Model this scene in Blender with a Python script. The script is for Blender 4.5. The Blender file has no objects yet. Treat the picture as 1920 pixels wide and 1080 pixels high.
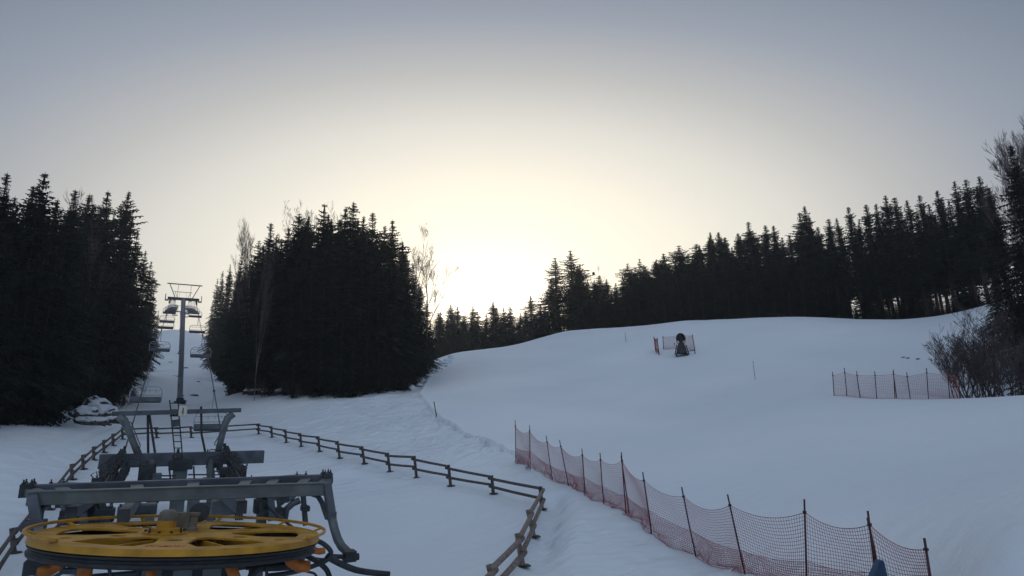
import bpy, bmesh, math, random
import numpy as np
from mathutils import Vector, Matrix
R = math.radians
sc = bpy.context.scene
col = sc.collection
# ------------------------------------------------------------------ camera
CAM = np.array([0.0, 0.0, 5.2]); YAW, PITCH, ROLL, FPX = R(28.6), R(12.5), R(1.0), 1144.0
fw = np.array([math.sin(YAW)*math.cos(PITCH), math.cos(YAW)*math.cos(PITCH), math.sin(PITCH)])
r0 = np.array([math.cos(YAW), -math.sin(YAW), 0.0]); u0 = np.cross(r0, fw)
rt = r0*math.cos(ROLL) - u0*math.sin(ROLL); up = r0*math.sin(ROLL) + u0*math.cos(ROLL)
cd = bpy.data.cameras.new('camera'); co = bpy.data.objects.new('camera', cd); col.objects.link(co)
co.matrix_world = Matrix(((rt[0], up[0], -fw[0], 0), (rt[1], up[1], -fw[1], 0), (rt[2], up[2], -fw[2], 5.2), (0, 0, 0, 1)))
cd.sensor_width = 36; cd.lens = 36*FPX/1920; cd.clip_start = 0.1; cd.clip_end = 6000
sc.camera = co
# ------------------------------------------------------------------ sky, sun, exposure
SUN_AZ, SUN_EL = R(26.4), R(11.0)
w = bpy.data.worlds.new('World'); sc.world = w; w.use_nodes = True
nt = w.node_tree; nt.nodes.clear()
def N(t, **k):
    n = nt.nodes.new(t)
    for a, b in k.items(): setattr(n, a, b)
    return n
out = N('ShaderNodeOutputWorld'); add = N('ShaderNodeAddShader')
sky = N('ShaderNodeTexSky'); sky.sky_type = 'NISHITA'; sky.sun_disc = False
sky.sun_elevation = R(8.0); sky.sun_rotation = SUN_AZ; sky.dust_density = 2.0; sky.air_density = 1.0
b1 = N('ShaderNodeBackground'); b1.inputs[1].default_value = 0.012
nt.links.new(sky.outputs[0], b1.inputs[0])
tc = N('ShaderNodeTexCoord'); sub = N('ShaderNodeVectorMath', operation='SUBTRACT')
sub.inputs[1].default_value = (math.sin(SUN_AZ)*math.cos(SUN_EL), math.cos(SUN_AZ)*math.cos(SUN_EL), math.sin(SUN_EL))
mul = N('ShaderNodeVectorMath', operation='MULTIPLY'); mul.inputs[1].default_value = (.9, .9, 1.68)
ln = N('ShaderNodeVectorMath', operation='LENGTH'); dv = N('ShaderNodeMath', operation='DIVIDE'); dv.inputs[1].default_value = 2.5
ramp = N('ShaderNodeValToRGB')
nt.links.new(tc.outputs['Generated'], sub.inputs[0]); nt.links.new(sub.outputs[0], mul.inputs[0])
nt.links.new(mul.outputs[0], ln.inputs[0]); nt.links.new(ln.outputs['Value'], dv.inputs[0]); nt.links.new(dv.outputs[0], ramp.inputs[0])
STOPS = [(0, (1.9, 1.85, 1.65)), (.06, (1.6, 1.55, 1.38)), (.11, (1.14, 1.09, .95)), (.20, (1.0, .955, .81)), (.33, (.91, .87, .75)),
         (.46, (.73, .71, .65)), (.58, (.49, .49, .485)), (.70, (.295, .33, .395)), (.84, (.16, .20, .27)), (1.0, (.08, .115, .17)),
         (1.25, (.12, .17, .25)), (1.5, (.43, .49, .60)), (2.5, (.50, .56, .68))]  # last stops: unseen sky out of frame, brightened to lift the snow
els = ramp.color_ramp.elements; els[0].position = 0; els[1].position = 1
for i, (p, c) in enumerate(STOPS):
    e = els[0] if i == 0 else (els[len(els)-1] if i == len(STOPS)-1 else els.new(p/2.5))
    e.color = (c[0], c[1], c[2], 1)
b2 = N('ShaderNodeBackground'); b2.inputs[1].default_value = 1.0
nt.links.new(ramp.outputs[0], b2.inputs[0]); nt.links.new(b1.outputs[0], add.inputs[0]); nt.links.new(b2.outputs[0], add.inputs[1])
nt.links.new(add.outputs[0], out.inputs[0])
sl = bpy.data.lights.new('sun', 'SUN'); sl.energy = 0.9; sl.angle = R(0.6); sl.color = (1, .82, .6)
so = bpy.data.objects.new('sun', sl); col.objects.link(so)
se = R(8.0)
so.rotation_euler = Vector((math.sin(SUN_AZ)*math.cos(se), math.cos(SUN_AZ)*math.cos(se), math.sin(se))).to_track_quat('Z', 'Y').to_euler()
sc.view_settings.view_transform = 'Standard'; sc.view_settings.look = 'None'
sc.view_settings.exposure = 0.0; sc.view_settings.gamma = 1.0; sc.view_settings.use_curve_mapping = False
# ------------------------------------------------------------------ rays
def ray(px, py): return fw*FPX + rt*(px-960) + up*(540-py)
def azel(px, py):
    d = ray(px, py); h = math.hypot(d[0], d[1]); return math.atan2(d[0], d[1]), d[2]/h
def P(px, py, d):                       # point on the ray at horizontal distance d
    v = ray(px, py); h = math.hypot(v[0], v[1]); return Vector(CAM + v*(d/h))
def S(px, py, Y):                       # point on the ray in the plane y = Y
    v = ray(px, py); return Vector(CAM + v*(Y/v[1]))
# ------------------------------------------------------------------ terrain height
CP = []
def cp(px, py, d): a, e = azel(px, py); CP.append((a, d, e))
def cz(px, z, d, py=650): a, e = azel(px, py); CP.append((a, d, (z-5.2)/d))
for t in [(10,1075,24),(26,1038,28),(60,957,35),(30,820,52),(135,902,42),(195,849,50),(140,803,64),(229,823,57),(218,765,92),(270,700,140),
          (325,1075,21),(330,965,32),(330,900,42),(340,821,58),(345,790,82),(348,760,120),(345,700,190),(345,618,300),
          (500,950,34),(485,814,60),(450,735,98),(640,860,42),(640,742,76),(560,738,84),(779,897,35),(800,1000,26),(790,722,82),
          (842,912,32),(850,790,54),(850,662,118),(980,1063,18),(1018,958,26),(966,867,36),(960,760,58),(960,648,122),
          (1060,700,80),(1060,622,126),(1165,965,23.5),(1180,800,45),(1180,613,120),(1303,1045,20),(1280,760,55),(1280,668,85),(1280,602,112),
          (1395,1077,17.5),(1400,900,29),(1414,712,65),(1400,596,110),(1563,742,50),(1500,594,107),(1600,596,104),(1500,950,24),(1780,748,48),
          (1740,850,30),(1700,665,74),(1740,597,95),(1740,1078,14.5),(1900,1080,12),(1900,850,28),(1915,742,46),(1900,563,84),(1010,635,124),(900,655,120)]:
    cp(*t)
for t in [(30,8,80),(30,12,150),(30,25,320),(140,9.5,100),(140,16,170),(140,36,300),(240,36,260),(345,49.5,420),(345,48,800),(450,15,150),(450,40,300),
          (640,12,110),(640,24,200),(640,30,320),(790,17,130),(790,23,200),(850,21,170),(850,22,300),(960,21.5,170),(960,23,300),(1060,22,170),(1060,24,300),
          (1180,22.5,160),(1280,22.5,150),(1400,22,150),(1560,20,150),(1740,15,140),(1890,14,130),(1280,24,300),(1560,20,300),(1890,14,300),(1740,16,280),
          (1890,6.0,56),(1700,15,800),(1200,20,800),(800,22,800),(400,45,800),(100,42,800)]:
    cz(*t)
for px in (0,250,500,750,1000,1250,1500,1750,1900): cz(px, 0.9, 9, 900)
CP = np.array(CP)
def feat(a, d): return np.stack([a*2.2, np.log(np.maximum(d, 1.0))], -1)
F = feat(CP[:,0], CP[:,1])
def phi(r2): return 0.5*r2*np.log(r2+1e-9)
n = len(F)
K = phi(((F[:,None]-F[None])**2).sum(-1)) + np.eye(n)*2e-3
Q = np.hstack([np.ones((n,1)), F])
WW = np.linalg.solve(np.block([[K, Q], [Q.T, np.zeros((3,3))]]), np.concatenate([CP[:,2], np.zeros(3)]))
A0, A1 = R(-18), R(76)
def vnoise(x, y, s, seed=0):            # smooth value noise
    x = np.asarray(x, float)/s + seed*17.3; y = np.asarray(y, float)/s - seed*9.1
    xi, yi = np.floor(x), np.floor(y); fx, fy = x-xi, y-yi
    fx, fy = fx*fx*(3-2*fx), fy*fy*(3-2*fy)
    def h(i, j): v = np.sin(i*127.1+j*311.7+seed*74.7)*43758.5453; return v-np.floor(v)
    return (h(xi,yi)*(1-fx)+h(xi+1,yi)*fx)*(1-fy)+(h(xi,yi+1)*(1-fx)+h(xi+1,yi+1)*fx)*fy - .5
def hbase(x, y):
    x = np.asarray(x, float); y = np.asarray(y, float)
    a = np.arctan2(x, y); d = np.maximum(np.hypot(x, y), 3.0)
    ac = np.clip(a, A0, A1); f = feat(ac, np.clip(d, 3, 900)); sh = f.shape[:-1]; f = f.reshape(-1, 2); e = np.empty(len(f))
    for i in range(0, len(f), 20000):
        g = f[i:i+20000]; e[i:i+20000] = phi(((g[:,None]-F[None])**2).sum(-1)) @ WW[:n] + WW[n] + g @ WW[n+1:]
    z = 5.2 + e.reshape(sh)*d
    off = np.clip((np.abs(a-ac))/R(60), 0, 1); off = off*off*(3-2*off)
    z = z*(1-off) + 1.0*off
    far = np.clip((d-450)/600, 0, 1); return z*(1-far) + 30*far
def seg_d(x, y, pts):
    best = np.full(np.shape(x), 1e9); side = np.zeros(np.shape(x))
    for (x0, y0), (x1, y1) in zip(pts[:-1], pts[1:]):
        dx, dy = x1-x0, y1-y0; t = np.clip(((x-x0)*dx+(y-y0)*dy)/(dx*dx+dy*dy), 0, 1)
        dd = np.hypot(x-x0-t*dx, y-y0-t*dy); s = np.sign(dx*(y-y0)-dy*(x-x0)); m = dd < best
        best = np.where(m, dd, best); side = np.where(m, s, side)
    return best, -side
def G0(px, py, lo=5, hi=420):
    v = ray(px, py); v = v/math.hypot(v[0], v[1]); ds = np.geomspace(lo, hi, 500)
    g = (5.2+v[2]*ds) - hbase(v[0]*ds, v[1]*ds); k = np.nonzero(g <= 0)[0]
    k = k[0] if len(k) else len(ds)-1
    return (v[0]*ds[k], v[1]*ds[k])
LIP = [G0(850,668), G0(800,712), G0(786,740), G0(815,782), G0(850,800), G0(880,822), G0(925,838), G0(968,862), G0(1010,900)]
def rough_mask(x, y):                   # trampled snow left of the groomed piste edge
    dd, s = seg_d(x, y, LIP); m = np.where(s > 0, 1.0, 0.0)
    return m, dd, s
def hgt(x, y):
    x = np.asarray(x, float); y = np.asarray(y, float)
    z = hbase(x, y); d = np.hypot(x, y)
    near = np.clip((d-5)/10, 0, 1)
    dd, s = seg_d(x, y, LIP)
    step = np.where(s > 0, -1, 1)*np.exp(-dd/2.4)*0.17 + np.exp(-(dd/0.4)**2)*.13*(1+vnoise(x, y, .9, 5))
    endf = np.clip((d-26)/10, 0, 1)*np.clip((130-d)/20, 0, 1)
    z = z + step*endf
    z = z + near*(vnoise(x, y, 9, 1)*.34 + vnoise(x, y, 3.1, 2)*.07)
    r = np.clip((d-30)/8, 0, 1)*np.clip((105-d)/20, 0, 1)*np.where(s > 0, 1, 0)*np.exp(-dd/14)
    z = z + r*(vnoise(x*.8+y*.9, y*.25-x*.25, .75, 3)*.55 + vnoise(x, y, 1.6, 4)*.45)
    for pl, wd, dp in ((TR1, .45, .22), (TR2, .3, .12)):
        dd, s2 = seg_d(x, y, pl); z = z - dp*np.exp(-(dd/wd)**2)*(1+vnoise(x, y, .7, 8)) + dp*.45*np.exp(-((dd-wd*2)/wd)**2)
    for pl in RUTS:
        dd, s2 = seg_d(x, y, pl); z = z - .10*np.exp(-(dd/.28)**2) + .05*np.exp(-((dd-.5)/.25)**2)
    dd, s2 = seg_d(x, y, RIP); z = z + np.exp(-(dd/3.2)**2)*(vnoise(x*.5+y, y*.2-x*.8, .45, 9)*.10 + vnoise(x, y, .9, 12)*.10)
    return z
TR1 = [G0(1040,935), G0(1036,975), G0(1028,1010), G0(1022,1050), G0(1012,1095)]
TR2 = [G0(60,860), G0(150,830), G0(205,800)]
RUTS = [[G0(700,792), G0(750,806), G0(810,822), G0(880,836), G0(960,842)], [G0(640,790), G0(720,812), G0(800,832), G0(900,848), G0(965,852)], [G0(560,762), G0(660,772), G0(760,800), G0(840,812)], [G0(700,760), G0(770,772), G0(840,800), G0(900,826)]]
RIP = [G0(1090,975), G0(1150,1030), G0(1230,1070), G0(1330,1110)]
def H(x, y): return float(hgt(np.array([x]), np.array([y]))[0])
def G(px, py, lo=5, hi=420):            # ground point seen at a pixel
    v = ray(px, py); v = v/math.hypot(v[0], v[1]); ds = np.geomspace(lo, hi, 700)
    g = (5.2+v[2]*ds) - hgt(v[0]*ds, v[1]*ds); k = np.nonzero(g <= 0)[0]
    k = k[0] if len(k) else len(ds)-1
    return Vector((v[0]*ds[k], v[1]*ds[k], H(v[0]*ds[k], v[1]*ds[k])))
# ------------------------------------------------------------------ materials
MATS = {}
def mat(name, c, rough=.6, metal=0, var=.25, scale=3.0, c2=None, bump=0.0, bscale=40, spec=.4, sss=0):
    if name in MATS: return MATS[name]
    m = bpy.data.materials.new(name); m.use_nodes = True; t = m.node_tree; p = t.nodes['Principled BSDF']
    p.inputs['Roughness'].default_value = rough; p.inputs['Metallic'].default_value = metal
    p.inputs['Specular IOR Level'].default_value = spec
    tcn = t.nodes.new('ShaderNodeTexCoord'); nz = t.nodes.new('ShaderNodeTexNoise'); nz.inputs['Scale'].default_value = scale
    nz.inputs['Detail'].default_value = 6; cr = t.nodes.new('ShaderNodeValToRGB')
    a = tuple(v*(1-var) for v in c); b = c2 or tuple(min(1, v*(1+var)) for v in c)
    cr.color_ramp.elements[0].position = .35; cr.color_ramp.elements[1].position = .68
    cr.color_ramp.elements[0].color = (*a, 1); cr.color_ramp.elements[1].color = (*b, 1)
    t.links.new(tcn.outputs['Object'], nz.inputs['Vector']); t.links.new(nz.outputs['Fac'], cr.inputs[0]); t.links.new(cr.outputs[0], p.inputs['Base Color'])
    if bump:
        n2 = t.nodes.new('ShaderNodeTexNoise'); n2.inputs['Scale'].default_value = bscale; bp = t.nodes.new('ShaderNodeBump'); bp.inputs['Strength'].default_value = bump
        t.links.new(tcn.outputs['Object'], n2.inputs['Vector']); t.links.new(n2.outputs['Fac'], bp.inputs['Height']); t.links.new(bp.outputs[0], p.inputs['Normal'])
    MATS[name] = m; return m
STEEL = mat('galvanised_steel', (.125,.15,.16), .5, .35, .25, 2.2, bump=.05)
DSTEEL = mat('dark_steel', (.035,.043,.052), .55, .3, .35, 3)
BSTEEL = mat('blue_grey_steel', (.075,.092,.115), .5, .3, .3, 2)
MASTM = mat('mast_steel', (.30,.31,.36), .55, .1, .2, 1.5)
RUBBER = mat('black_rubber', (.02,.022,.025), .6, 0, .3, 6)
YELLOW = mat('yellow_paint', (.56,.28,.014), .45, 0, .45, 2.6, c2=(.54,.28,.02), bump=.03, bscale=15)
ORANGE = mat('weathered_orange_paint', (.42,.13,.015), .5, 0, .3, 6)
WOOD = mat('weathered_wood', (.085,.075,.070), .85, 0, .35, 9, bump=.3)
PALEWOOD = mat('pale_wood', (.20,.165,.15), .85, 0, .3, 9, bump=.3)
NET = mat('maroon_net', (.27,.03,.05), .8, 0, .2, 3)
NETF = mat('faded_red_net', (.33,.045,.06), .8, 0, .2, 3)
POLE = mat('dark_red_pole', (.05,.010,.018), .5, 0, .4, 5)
FOL = mat('spruce_foliage', (.024,.031,.027), .9, 0, .4, .8, spec=.1)
FOL2 = mat('spruce_foliage_blue', (.023,.031,.029), .9, 0, .4, .8, spec=.1)
BARK = mat('spruce_bark', (.07,.05,.04), .95, 0, .4, 6, spec=.1)
BIRCH = mat('pale_bark', (.20,.17,.15), .9, 0, .4, 4, spec=.1)
TWIG = mat('reddish_twigs', (.085,.068,.075), .9, 0, .3, 4, spec=.1)
ROCK = mat('dark_rock', (.07,.065,.06), .9, 0, .5, 2, bump=.4, bscale=6)
CREAM = mat('cream_plastic', (.55,.56,.48), .5, 0, .1, 8)
BLACK = mat('black_paint', (.015,.015,.017), .5, 0, .2, 5)
GREYCAP = mat('grey_housing', (.13,.12,.10), .6, 0, .3, 5)
BLUEPAD = mat('blue_padding', (.03,.075,.15), .6, 0, .25, 3)
PINK = mat('red_orange_decal', (.55,.13,.04), .6, 0, .2, 9)
LIME = mat('lime_paint', (.3,.34,.06), .6, 0, .2, 9)
def snow_material(name, patchy=False):
    m = bpy.data.materials.new(name); m.use_nodes = True; t = m.node_tree; p = t.nodes['Principled BSDF']
    p.inputs['Roughness'].default_value = .75; p.inputs['Specular IOR Level'].default_value = .25
    tcn = t.nodes.new('ShaderNodeTexCoord')
    def noise(scale, det=5, vec=None, sc3=None):
        q = t.nodes.new('ShaderNodeTexNoise'); q.inputs['Scale'].default_value = scale; q.inputs['Detail'].default_value = det
        src = tcn.outputs['Object']
        if sc3:
            mp = t.nodes.new('ShaderNodeMapping'); mp.inputs['Scale'].default_value = sc3[0]; mp.inputs['Rotation'].default_value = (0,0,sc3[1])
            t.links.new(src, mp.inputs[0]); src = mp.outputs[0]
        t.links.new(src, q.inputs['Vector']); return q.outputs['Fac']
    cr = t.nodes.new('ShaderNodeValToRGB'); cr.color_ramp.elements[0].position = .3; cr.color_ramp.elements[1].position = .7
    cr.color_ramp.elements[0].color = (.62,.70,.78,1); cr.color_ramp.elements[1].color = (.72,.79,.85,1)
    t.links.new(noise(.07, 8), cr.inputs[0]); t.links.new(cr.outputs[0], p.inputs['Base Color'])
    at = t.nodes.new('ShaderNodeAttribute'); at.attribute_name = 'rough'
    b1 = t.nodes.new('ShaderNodeBump'); b1.inputs['Distance'].default_value = .12; b1.inputs['Strength'].default_value = .5
    t.links.new(noise(1.2, 8), b1.inputs['Height'])
    b0 = t.nodes.new('ShaderNodeBump'); b0.inputs['Distance'].default_value = .03; b0.inputs['Strength'].default_value = .6; t.links.new(noise(6.0, 6), b0.inputs['Height']); t.links.new(b0.outputs[0], b1.inputs['Normal'])
    b2 = t.nodes.new('ShaderNodeBump'); b2.inputs['Distance'].default_value = .8
    t.links.new(at.outputs['Fac'], b2.inputs['Strength']); t.links.new(noise(1.1, 7, sc3=((.35,1.5,1), R(-62))), b2.inputs['Height']); t.links.new(b1.outputs[0], b2.inputs['Normal'])
    t.links.new(b2.outputs[0], p.inputs['Normal'])
    MATS[name] = m; return m
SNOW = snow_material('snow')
# ------------------------------------------------------------------ mesh helpers
class MB:
    def __init__(s): s.v = []; s.f = []
    def add(s, vs, fs):
        o = len(s.v); s.v += [tuple(v) for v in vs]; s.f += [tuple(i+o for i in f) for f in fs]; return s
    def box(s, c, size, rot=None):
        hx, hy, hz = (q/2 for q in size); c = Vector(c)
        vs = [Vector((x, y, z)) for x in (-hx, hx) for y in (-hy, hy) for z in (-hz, hz)]
        if rot is not None: vs = [rot @ v for v in vs]
        return s.add([c+v for v in vs], [(0,1,3,2),(4,6,7,5),(0,4,5,1),(2,3,7,6),(0,2,6,4),(1,5,7,3)])
    def bar(s, a, b, wd, ht, upv=(0,0,1)):          # box beam from a to b
        a, b = Vector(a), Vector(b); d = b-a; L = d.length; y = d.normalized(); u = Vector(upv)
        if abs(y.dot(u)) > .98: u = Vector((0,1,0))
        x = y.cross(u).normalized(); z = x.cross(y)
        return s.box((a+b)/2, (wd, L, ht), Matrix((x, y, z)).transposed())
    def tube(s, pts, r, k=8, cap=True):
        pts = [Vector(p) for p in pts]; rs = r if isinstance(r, (list, tuple)) else [r]*len(pts); o = []; pu = None
        for i, p in enumerate(pts):
            d = (pts[min(i+1, len(pts)-1)]-pts[max(i-1, 0)]).normalized()
            if pu is None: pu = Vector((0,0,1)) if abs(d.z) < .9 else Vector((1,0,0))
            x = d.cross(pu); x = x.normalized() if x.length > 1e-6 else Vector((1,0,0)); z = x.cross(d); pu = z
            o += [p+(x*math.cos(2*math.pi*j/k)+z*math.sin(2*math.pi*j/k))*rs[i] for j in range(k)]
        fs = [(i*k+j, i*k+(j+1)%k, (i+1)*k+(j+1)%k, (i+1)*k+j) for i in range(len(pts)-1) for j in range(k)]
        if cap: fs += [tuple(range(k))[::-1], tuple((len(pts)-1)*k+j for j in range(k))]
        return s.add(o, fs)
    def lathe(s, c, prof, k=24, axis='z'):          # prof: (radius, height)
        c = Vector(c); o = []
        for r, h in prof:
            for j in range(k):
                a = 2*math.pi*j/k; q = (r*math.cos(a), r*math.sin(a), h)
                if axis == 'x': q = (q[2], q[0], q[1])
                if axis == 'y': q = (q[0], q[2], q[1])
                o.append(c+Vector(q))
        m = len(prof)
        fs = [(i*k+j, i*k+(j+1)%k, (i+1)*k+(j+1)%k, (i+1)*k+j) for i in range(m-1) for j in range(k)]
        fs += [tuple(range(k))[::-1], tuple((m-1)*k+j for j in range(k))]
        return s.add(o, fs)
    def mesh(s, name, m, smooth=False):
        me = bpy.data.meshes.new(name); me.from_pydata(s.v, [], s.f); me.update(); me.materials.append(m)
        if smooth: me.polygons.foreach_set('use_smooth', [True]*len(me.polygons))
        return me
    def build(s, name, m, parent=None, smooth=False, bevel=0):
        o = bpy.data.objects.new(name, s.mesh(name, m, smooth)); col.objects.link(o)
        if parent is not None: o.parent = parent
        if bevel:
            bm = bmesh.new(); bm.from_mesh(o.data); bmesh.ops.bevel(bm, geom=[e for e in bm.edges if e.is_manifold and e.calc_face_angle(0) > .6], offset=bevel, segments=1, affect='EDGES', clamp_overlap=True)
            bm.to_mesh(o.data); bm.free()
        return o
def empty(name, loc, label=None, cat=None, group=None):
    o = bpy.data.objects.new(name, None); o.empty_display_size = .2; col.objects.link(o); o.location = loc; tag(o, label, cat, group); return o
def tag(o, label=None, cat=None, group=None, kind=None):
    for k, v in (('label', label), ('category', cat), ('group', group), ('kind', kind)):
        if v: o[k] = v
    return o
def rel(m, root):                        # shift world-coordinate mesh builder into a root's frame
    l = root.location; m.v = [(x-l.x, y-l.y, z-l.z) for x, y, z in m.v]; return m
def part(m, name, mt, root, **k): return rel(m, root).build(name, mt, root, **k)
def subpart(m, name, mt, root, par, **k): o = rel(m, root).build(name, mt, par, **k); return o
# ------------------------------------------------------------------ snow ground: one sheet to the horizon
def make_ground():
    az = np.concatenate([np.linspace(-180, -24, 40)[:-1], np.linspace(-24, 80, 760)[:-1], np.linspace(80, 180, 30)[:-1]])
    dd = np.concatenate([[2.0], np.geomspace(3.5, 14, 26), np.geomspace(14.3, 150, 420), np.geomspace(154, 1500, 60)])
    A, D = np.meshgrid(np.radians(az), dd); X, Y = D*np.sin(A), D*np.cos(A)
    Z = hgt(X.ravel(), Y.ravel()); na, nd = len(az), len(dd)
    V = np.stack([X.ravel(), Y.ravel(), Z], -1); V = np.vstack([V, [[0, 0, 1.0]]])
    i, j = np.meshgrid(np.arange(nd-1), np.arange(na), indexing='ij'); j2 = (j+1) % na
    q = np.stack([i*na+j, i*na+j2, (i+1)*na+j2, (i+1)*na+j], -1).reshape(-1, 4)[:, ::-1]
    tri = np.stack([np.full(na, len(V)-1), (np.arange(na)+1) % na, np.arange(na)], -1)
    me = bpy.data.meshes.new('snow_ground'); me.from_pydata(V.tolist(), [], q.tolist()+tri.tolist()); me.update()
    me.polygons.foreach_set('use_smooth', [True]*len(me.polygons)); me.materials.append(SNOW)
    x, y = V[:,0], V[:,1]; d = np.hypot(x, y); ds, s = seg_d(x, y, LIP)
    rg = np.where(s > 0, .9, 0)*np.clip((d-30)/12, 0, 1)*np.clip((110-d)/30, 0, 1)*np.exp(-ds/20) + .06
    dr_, s2_ = seg_d(x, y, RIP); rg = rg + .45*np.exp(-(dr_/4.0)**2)
    at = me.attributes.new('rough', 'FLOAT', 'POINT'); at.data.foreach_set('value', rg.astype(np.float32))
    o = bpy.data.objects.new('snow_ground', me); col.objects.link(o); tag(o, kind='structure')
    return o
make_ground()
# ------------------------------------------------------------------ trees
TREE_PROTO = {}
def spruce_proto(seed, width=.17, base=.03, dens=1.0, droop=.35, fmat=None, Hh=20.0):
    rnd = random.Random(seed); V = []; Fc = []
    nw = int(62*dens)
    for k in range(nw):
        t = base + (1-base)*(k+rnd.uniform(-.3, .3))/nw; t = min(max(t, base), .985); z = t*Hh
        env = width*Hh*min(1.0, (1-t)*1.35)**.72*min(1, .45+(t-base)*4.5)
        env *= (1+.22*math.sin(t*23+seed)+.15*math.sin(t*61+seed*2)); nb = rnd.randint(6, 9) if t < .9 else rnd.randint(3, 5)
        a0 = rnd.random()*6.28
        for b in range(nb):
            a = a0 + b*6.283/nb + rnd.uniform(-.3, .3); L = (1+.22*math.sin(a*2+t*7+seed))* max(.18, env*rnd.choice((.45, .7, .9, 1.0, 1.1, 1.28))*rnd.uniform(.85, 1.05))
            L = min(L, 1.25*env+.1); ca, sa = math.cos(a), math.sin(a); up_ = (.35 if t > .75 else .05)*L; dr = droop*L*(1-.55*t)
            def pt(u, side=0.0, dz=0.0):
                rr = L*u; zz = z + up_*u - dr*u*u + (.12*L*max(0, u-.75)*2)
                return (rr*ca - side*sa, rr*sa + side*ca, zz+dz)
            m = max(3, int(L/.42)+2)
            for q in range(m):
                u = (q+.4)/m; wd = (.10+.34*L/3.2)*(1.15-u)*rnd.uniform(.7, 1.2)+.05
                for sgn in (-1, 1):
                    i0 = len(V); du = .9/m
                    V.append(pt(u-.3*du)); V.append(pt(min(1.05, u+du*.7)))
                    V.append(pt(min(1.08, u+du*1.1), sgn*wd*1.5, -rnd.uniform(.05, .35)*wd-.03)); Fc.append((i0, i0+1, i0+2))
                i0 = len(V); hh = rnd.uniform(.12, .38)*(1-.4*t)+.05    # hanging twigs
                V += [pt(u-.5*du), pt(min(1.02, u+.6*du)), pt(u+rnd.uniform(-.1, .3)*du, rnd.uniform(-.15, .15), -hh)]; Fc.append((i0, i0+1, i0+2))
    for q in range(5):                   # leader
        i0 = len(V); a = q*1.3; V += [(0, 0, Hh*1.0), (.05*math.cos(a), .05*math.sin(a), Hh*.95), (.13*math.cos(a+.8), .13*math.sin(a+.8), Hh*.94)]; Fc.append((i0, i0+1, i0+2))
    cr = MB(); cr.v = V; cr.f = Fc
    tr = MB(); tr.tube([(0,0,-1.0), (0,0,Hh*.3), (0.03,0,Hh*.7), (0,0,Hh*.985)], [.26, .2, .1, .015], 7)
    if base > .12:                       # dead lower branches
        for k in range(34):
            z = rnd.uniform(.06, base+.05)*Hh; a = rnd.random()*6.28; L = rnd.uniform(.5, 1.9)
            tr.tube([(0,0,z), (L*math.cos(a), L*math.sin(a), z-L*rnd.uniform(-.1, .35))], [.03, .01], 3, False)
    return cr.mesh('crown', fmat or FOL), tr.mesh('trunk', BARK, True), Hh
def bare_proto(seed, Hh=18.0, spread=.5, levels=5, kids=(3, 4), droop=0.0, bmat=None, stems=1, thick=1.0, first=.25, rmin=.009):
    rnd = random.Random(seed); tr = MB(); tw = MB()
    def grow(p, d, L, r, lev):
        nseg = 3 if lev > 1 else 2; pts = [p]; rs = [r]; dd = d.copy()
        for i in range(nseg):
            dd = (dd + Vector((rnd.uniform(-1,1), rnd.uniform(-1,1), rnd.uniform(-.6,1)))*.16 + Vector((0,0,-droop*(0 if lev > 2 else .25)))).normalized()
            pts.append(pts[-1]+dd*(L/nseg)); rs.append(max(rmin, r*(1-.55*(i+1)/nseg)))
        (tr if lev >= levels-1 else tw).tube(pts, rs, 5 if lev >= levels-1 else 3, False)
        if lev <= 0: return
        nk = rnd.randint(*kids) + (3 if lev == levels else 0)
        for k in range(nk):
            f = rnd.uniform(first if lev == levels else .2, 1.0); x = f*nseg; i = min(nseg-1, int(x)); q = pts[i].lerp(pts[i+1], x-i)
            a = rnd.random()*6.283; perp = Vector((math.cos(a), math.sin(a), rnd.uniform(-.1, .5)))
            nd = (dd*(1-spread) + perp*spread + Vector((0,0,.18))).normalized()
            grow(q, nd, L*rnd.uniform(.42, .68)*(1.15-.35*f), rs[i]*.55, lev-1)
    for s_ in range(stems):
        a = s_*2.4; o = Vector((math.cos(a), math.sin(a), 0))*(.0 if stems == 1 else .35)
        grow(Vector((o.x, o.y, -.4)), (Vector((0,0,1))+o*(.0 if stems == 1 else rnd.uniform(.4, 1.6))).normalized(), Hh*(.62 if levels > 3 else .6)*rnd.uniform(.8, 1), .14*thick*Hh/18, levels)
    zm = max(max(v[2] for v in tw.v), max(v[2] for v in tr.v))
    return tw.mesh('crown', bmat or TWIG), tr.mesh('trunk', BIRCH if bmat is None else bmat, True), zm
def proto(name):
    if name not in TREE_PROTO:
        TREE_PROTO[name] = {
            'a': lambda: spruce_proto(1, .150, .02, 1.05), 'b': lambda: spruce_proto(2, .175, .02, 1.05, .45, FOL2), 'c': lambda: spruce_proto(3, .13, .04, 1.1, .3),
            'd': lambda: spruce_proto(4, .20, .05, .95, .4), 'e': lambda: spruce_proto(5, .11, .30, .95, .25, FOL2), 'f': lambda: spruce_proto(6, .125, .22, .95, .35),
            'g': lambda: spruce_proto(7, .10, .03, 1.0, .3), 'h': lambda: spruce_proto(8, .24, .04, .8, .35, FOL2), 'n': lambda: spruce_proto(9, .14, .05, .62, .2),
            'B': lambda: bare_proto(11, 18, .42, 5, (3, 4), 0, None, 1, 1.0, .35), 'C': lambda: bare_proto(12, 18, .34, 5, (4, 5), .4, None, 1, .9, .3),
            'D': lambda: bare_proto(13, 18, .5, 5, (3, 4), 0, None, 1, 1.1, .3), 'S': lambda: bare_proto(14, 5, .5, 4, (3, 4), .1, TWIG, 3, .8, .2, .005),
            'T': lambda: bare_proto(15, 5, .45, 4, (3, 4), .0, TWIG, 3, .8, .2, .005)}[name]()
    return TREE_PROTO[name]
rt_ = random.Random(77)
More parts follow.
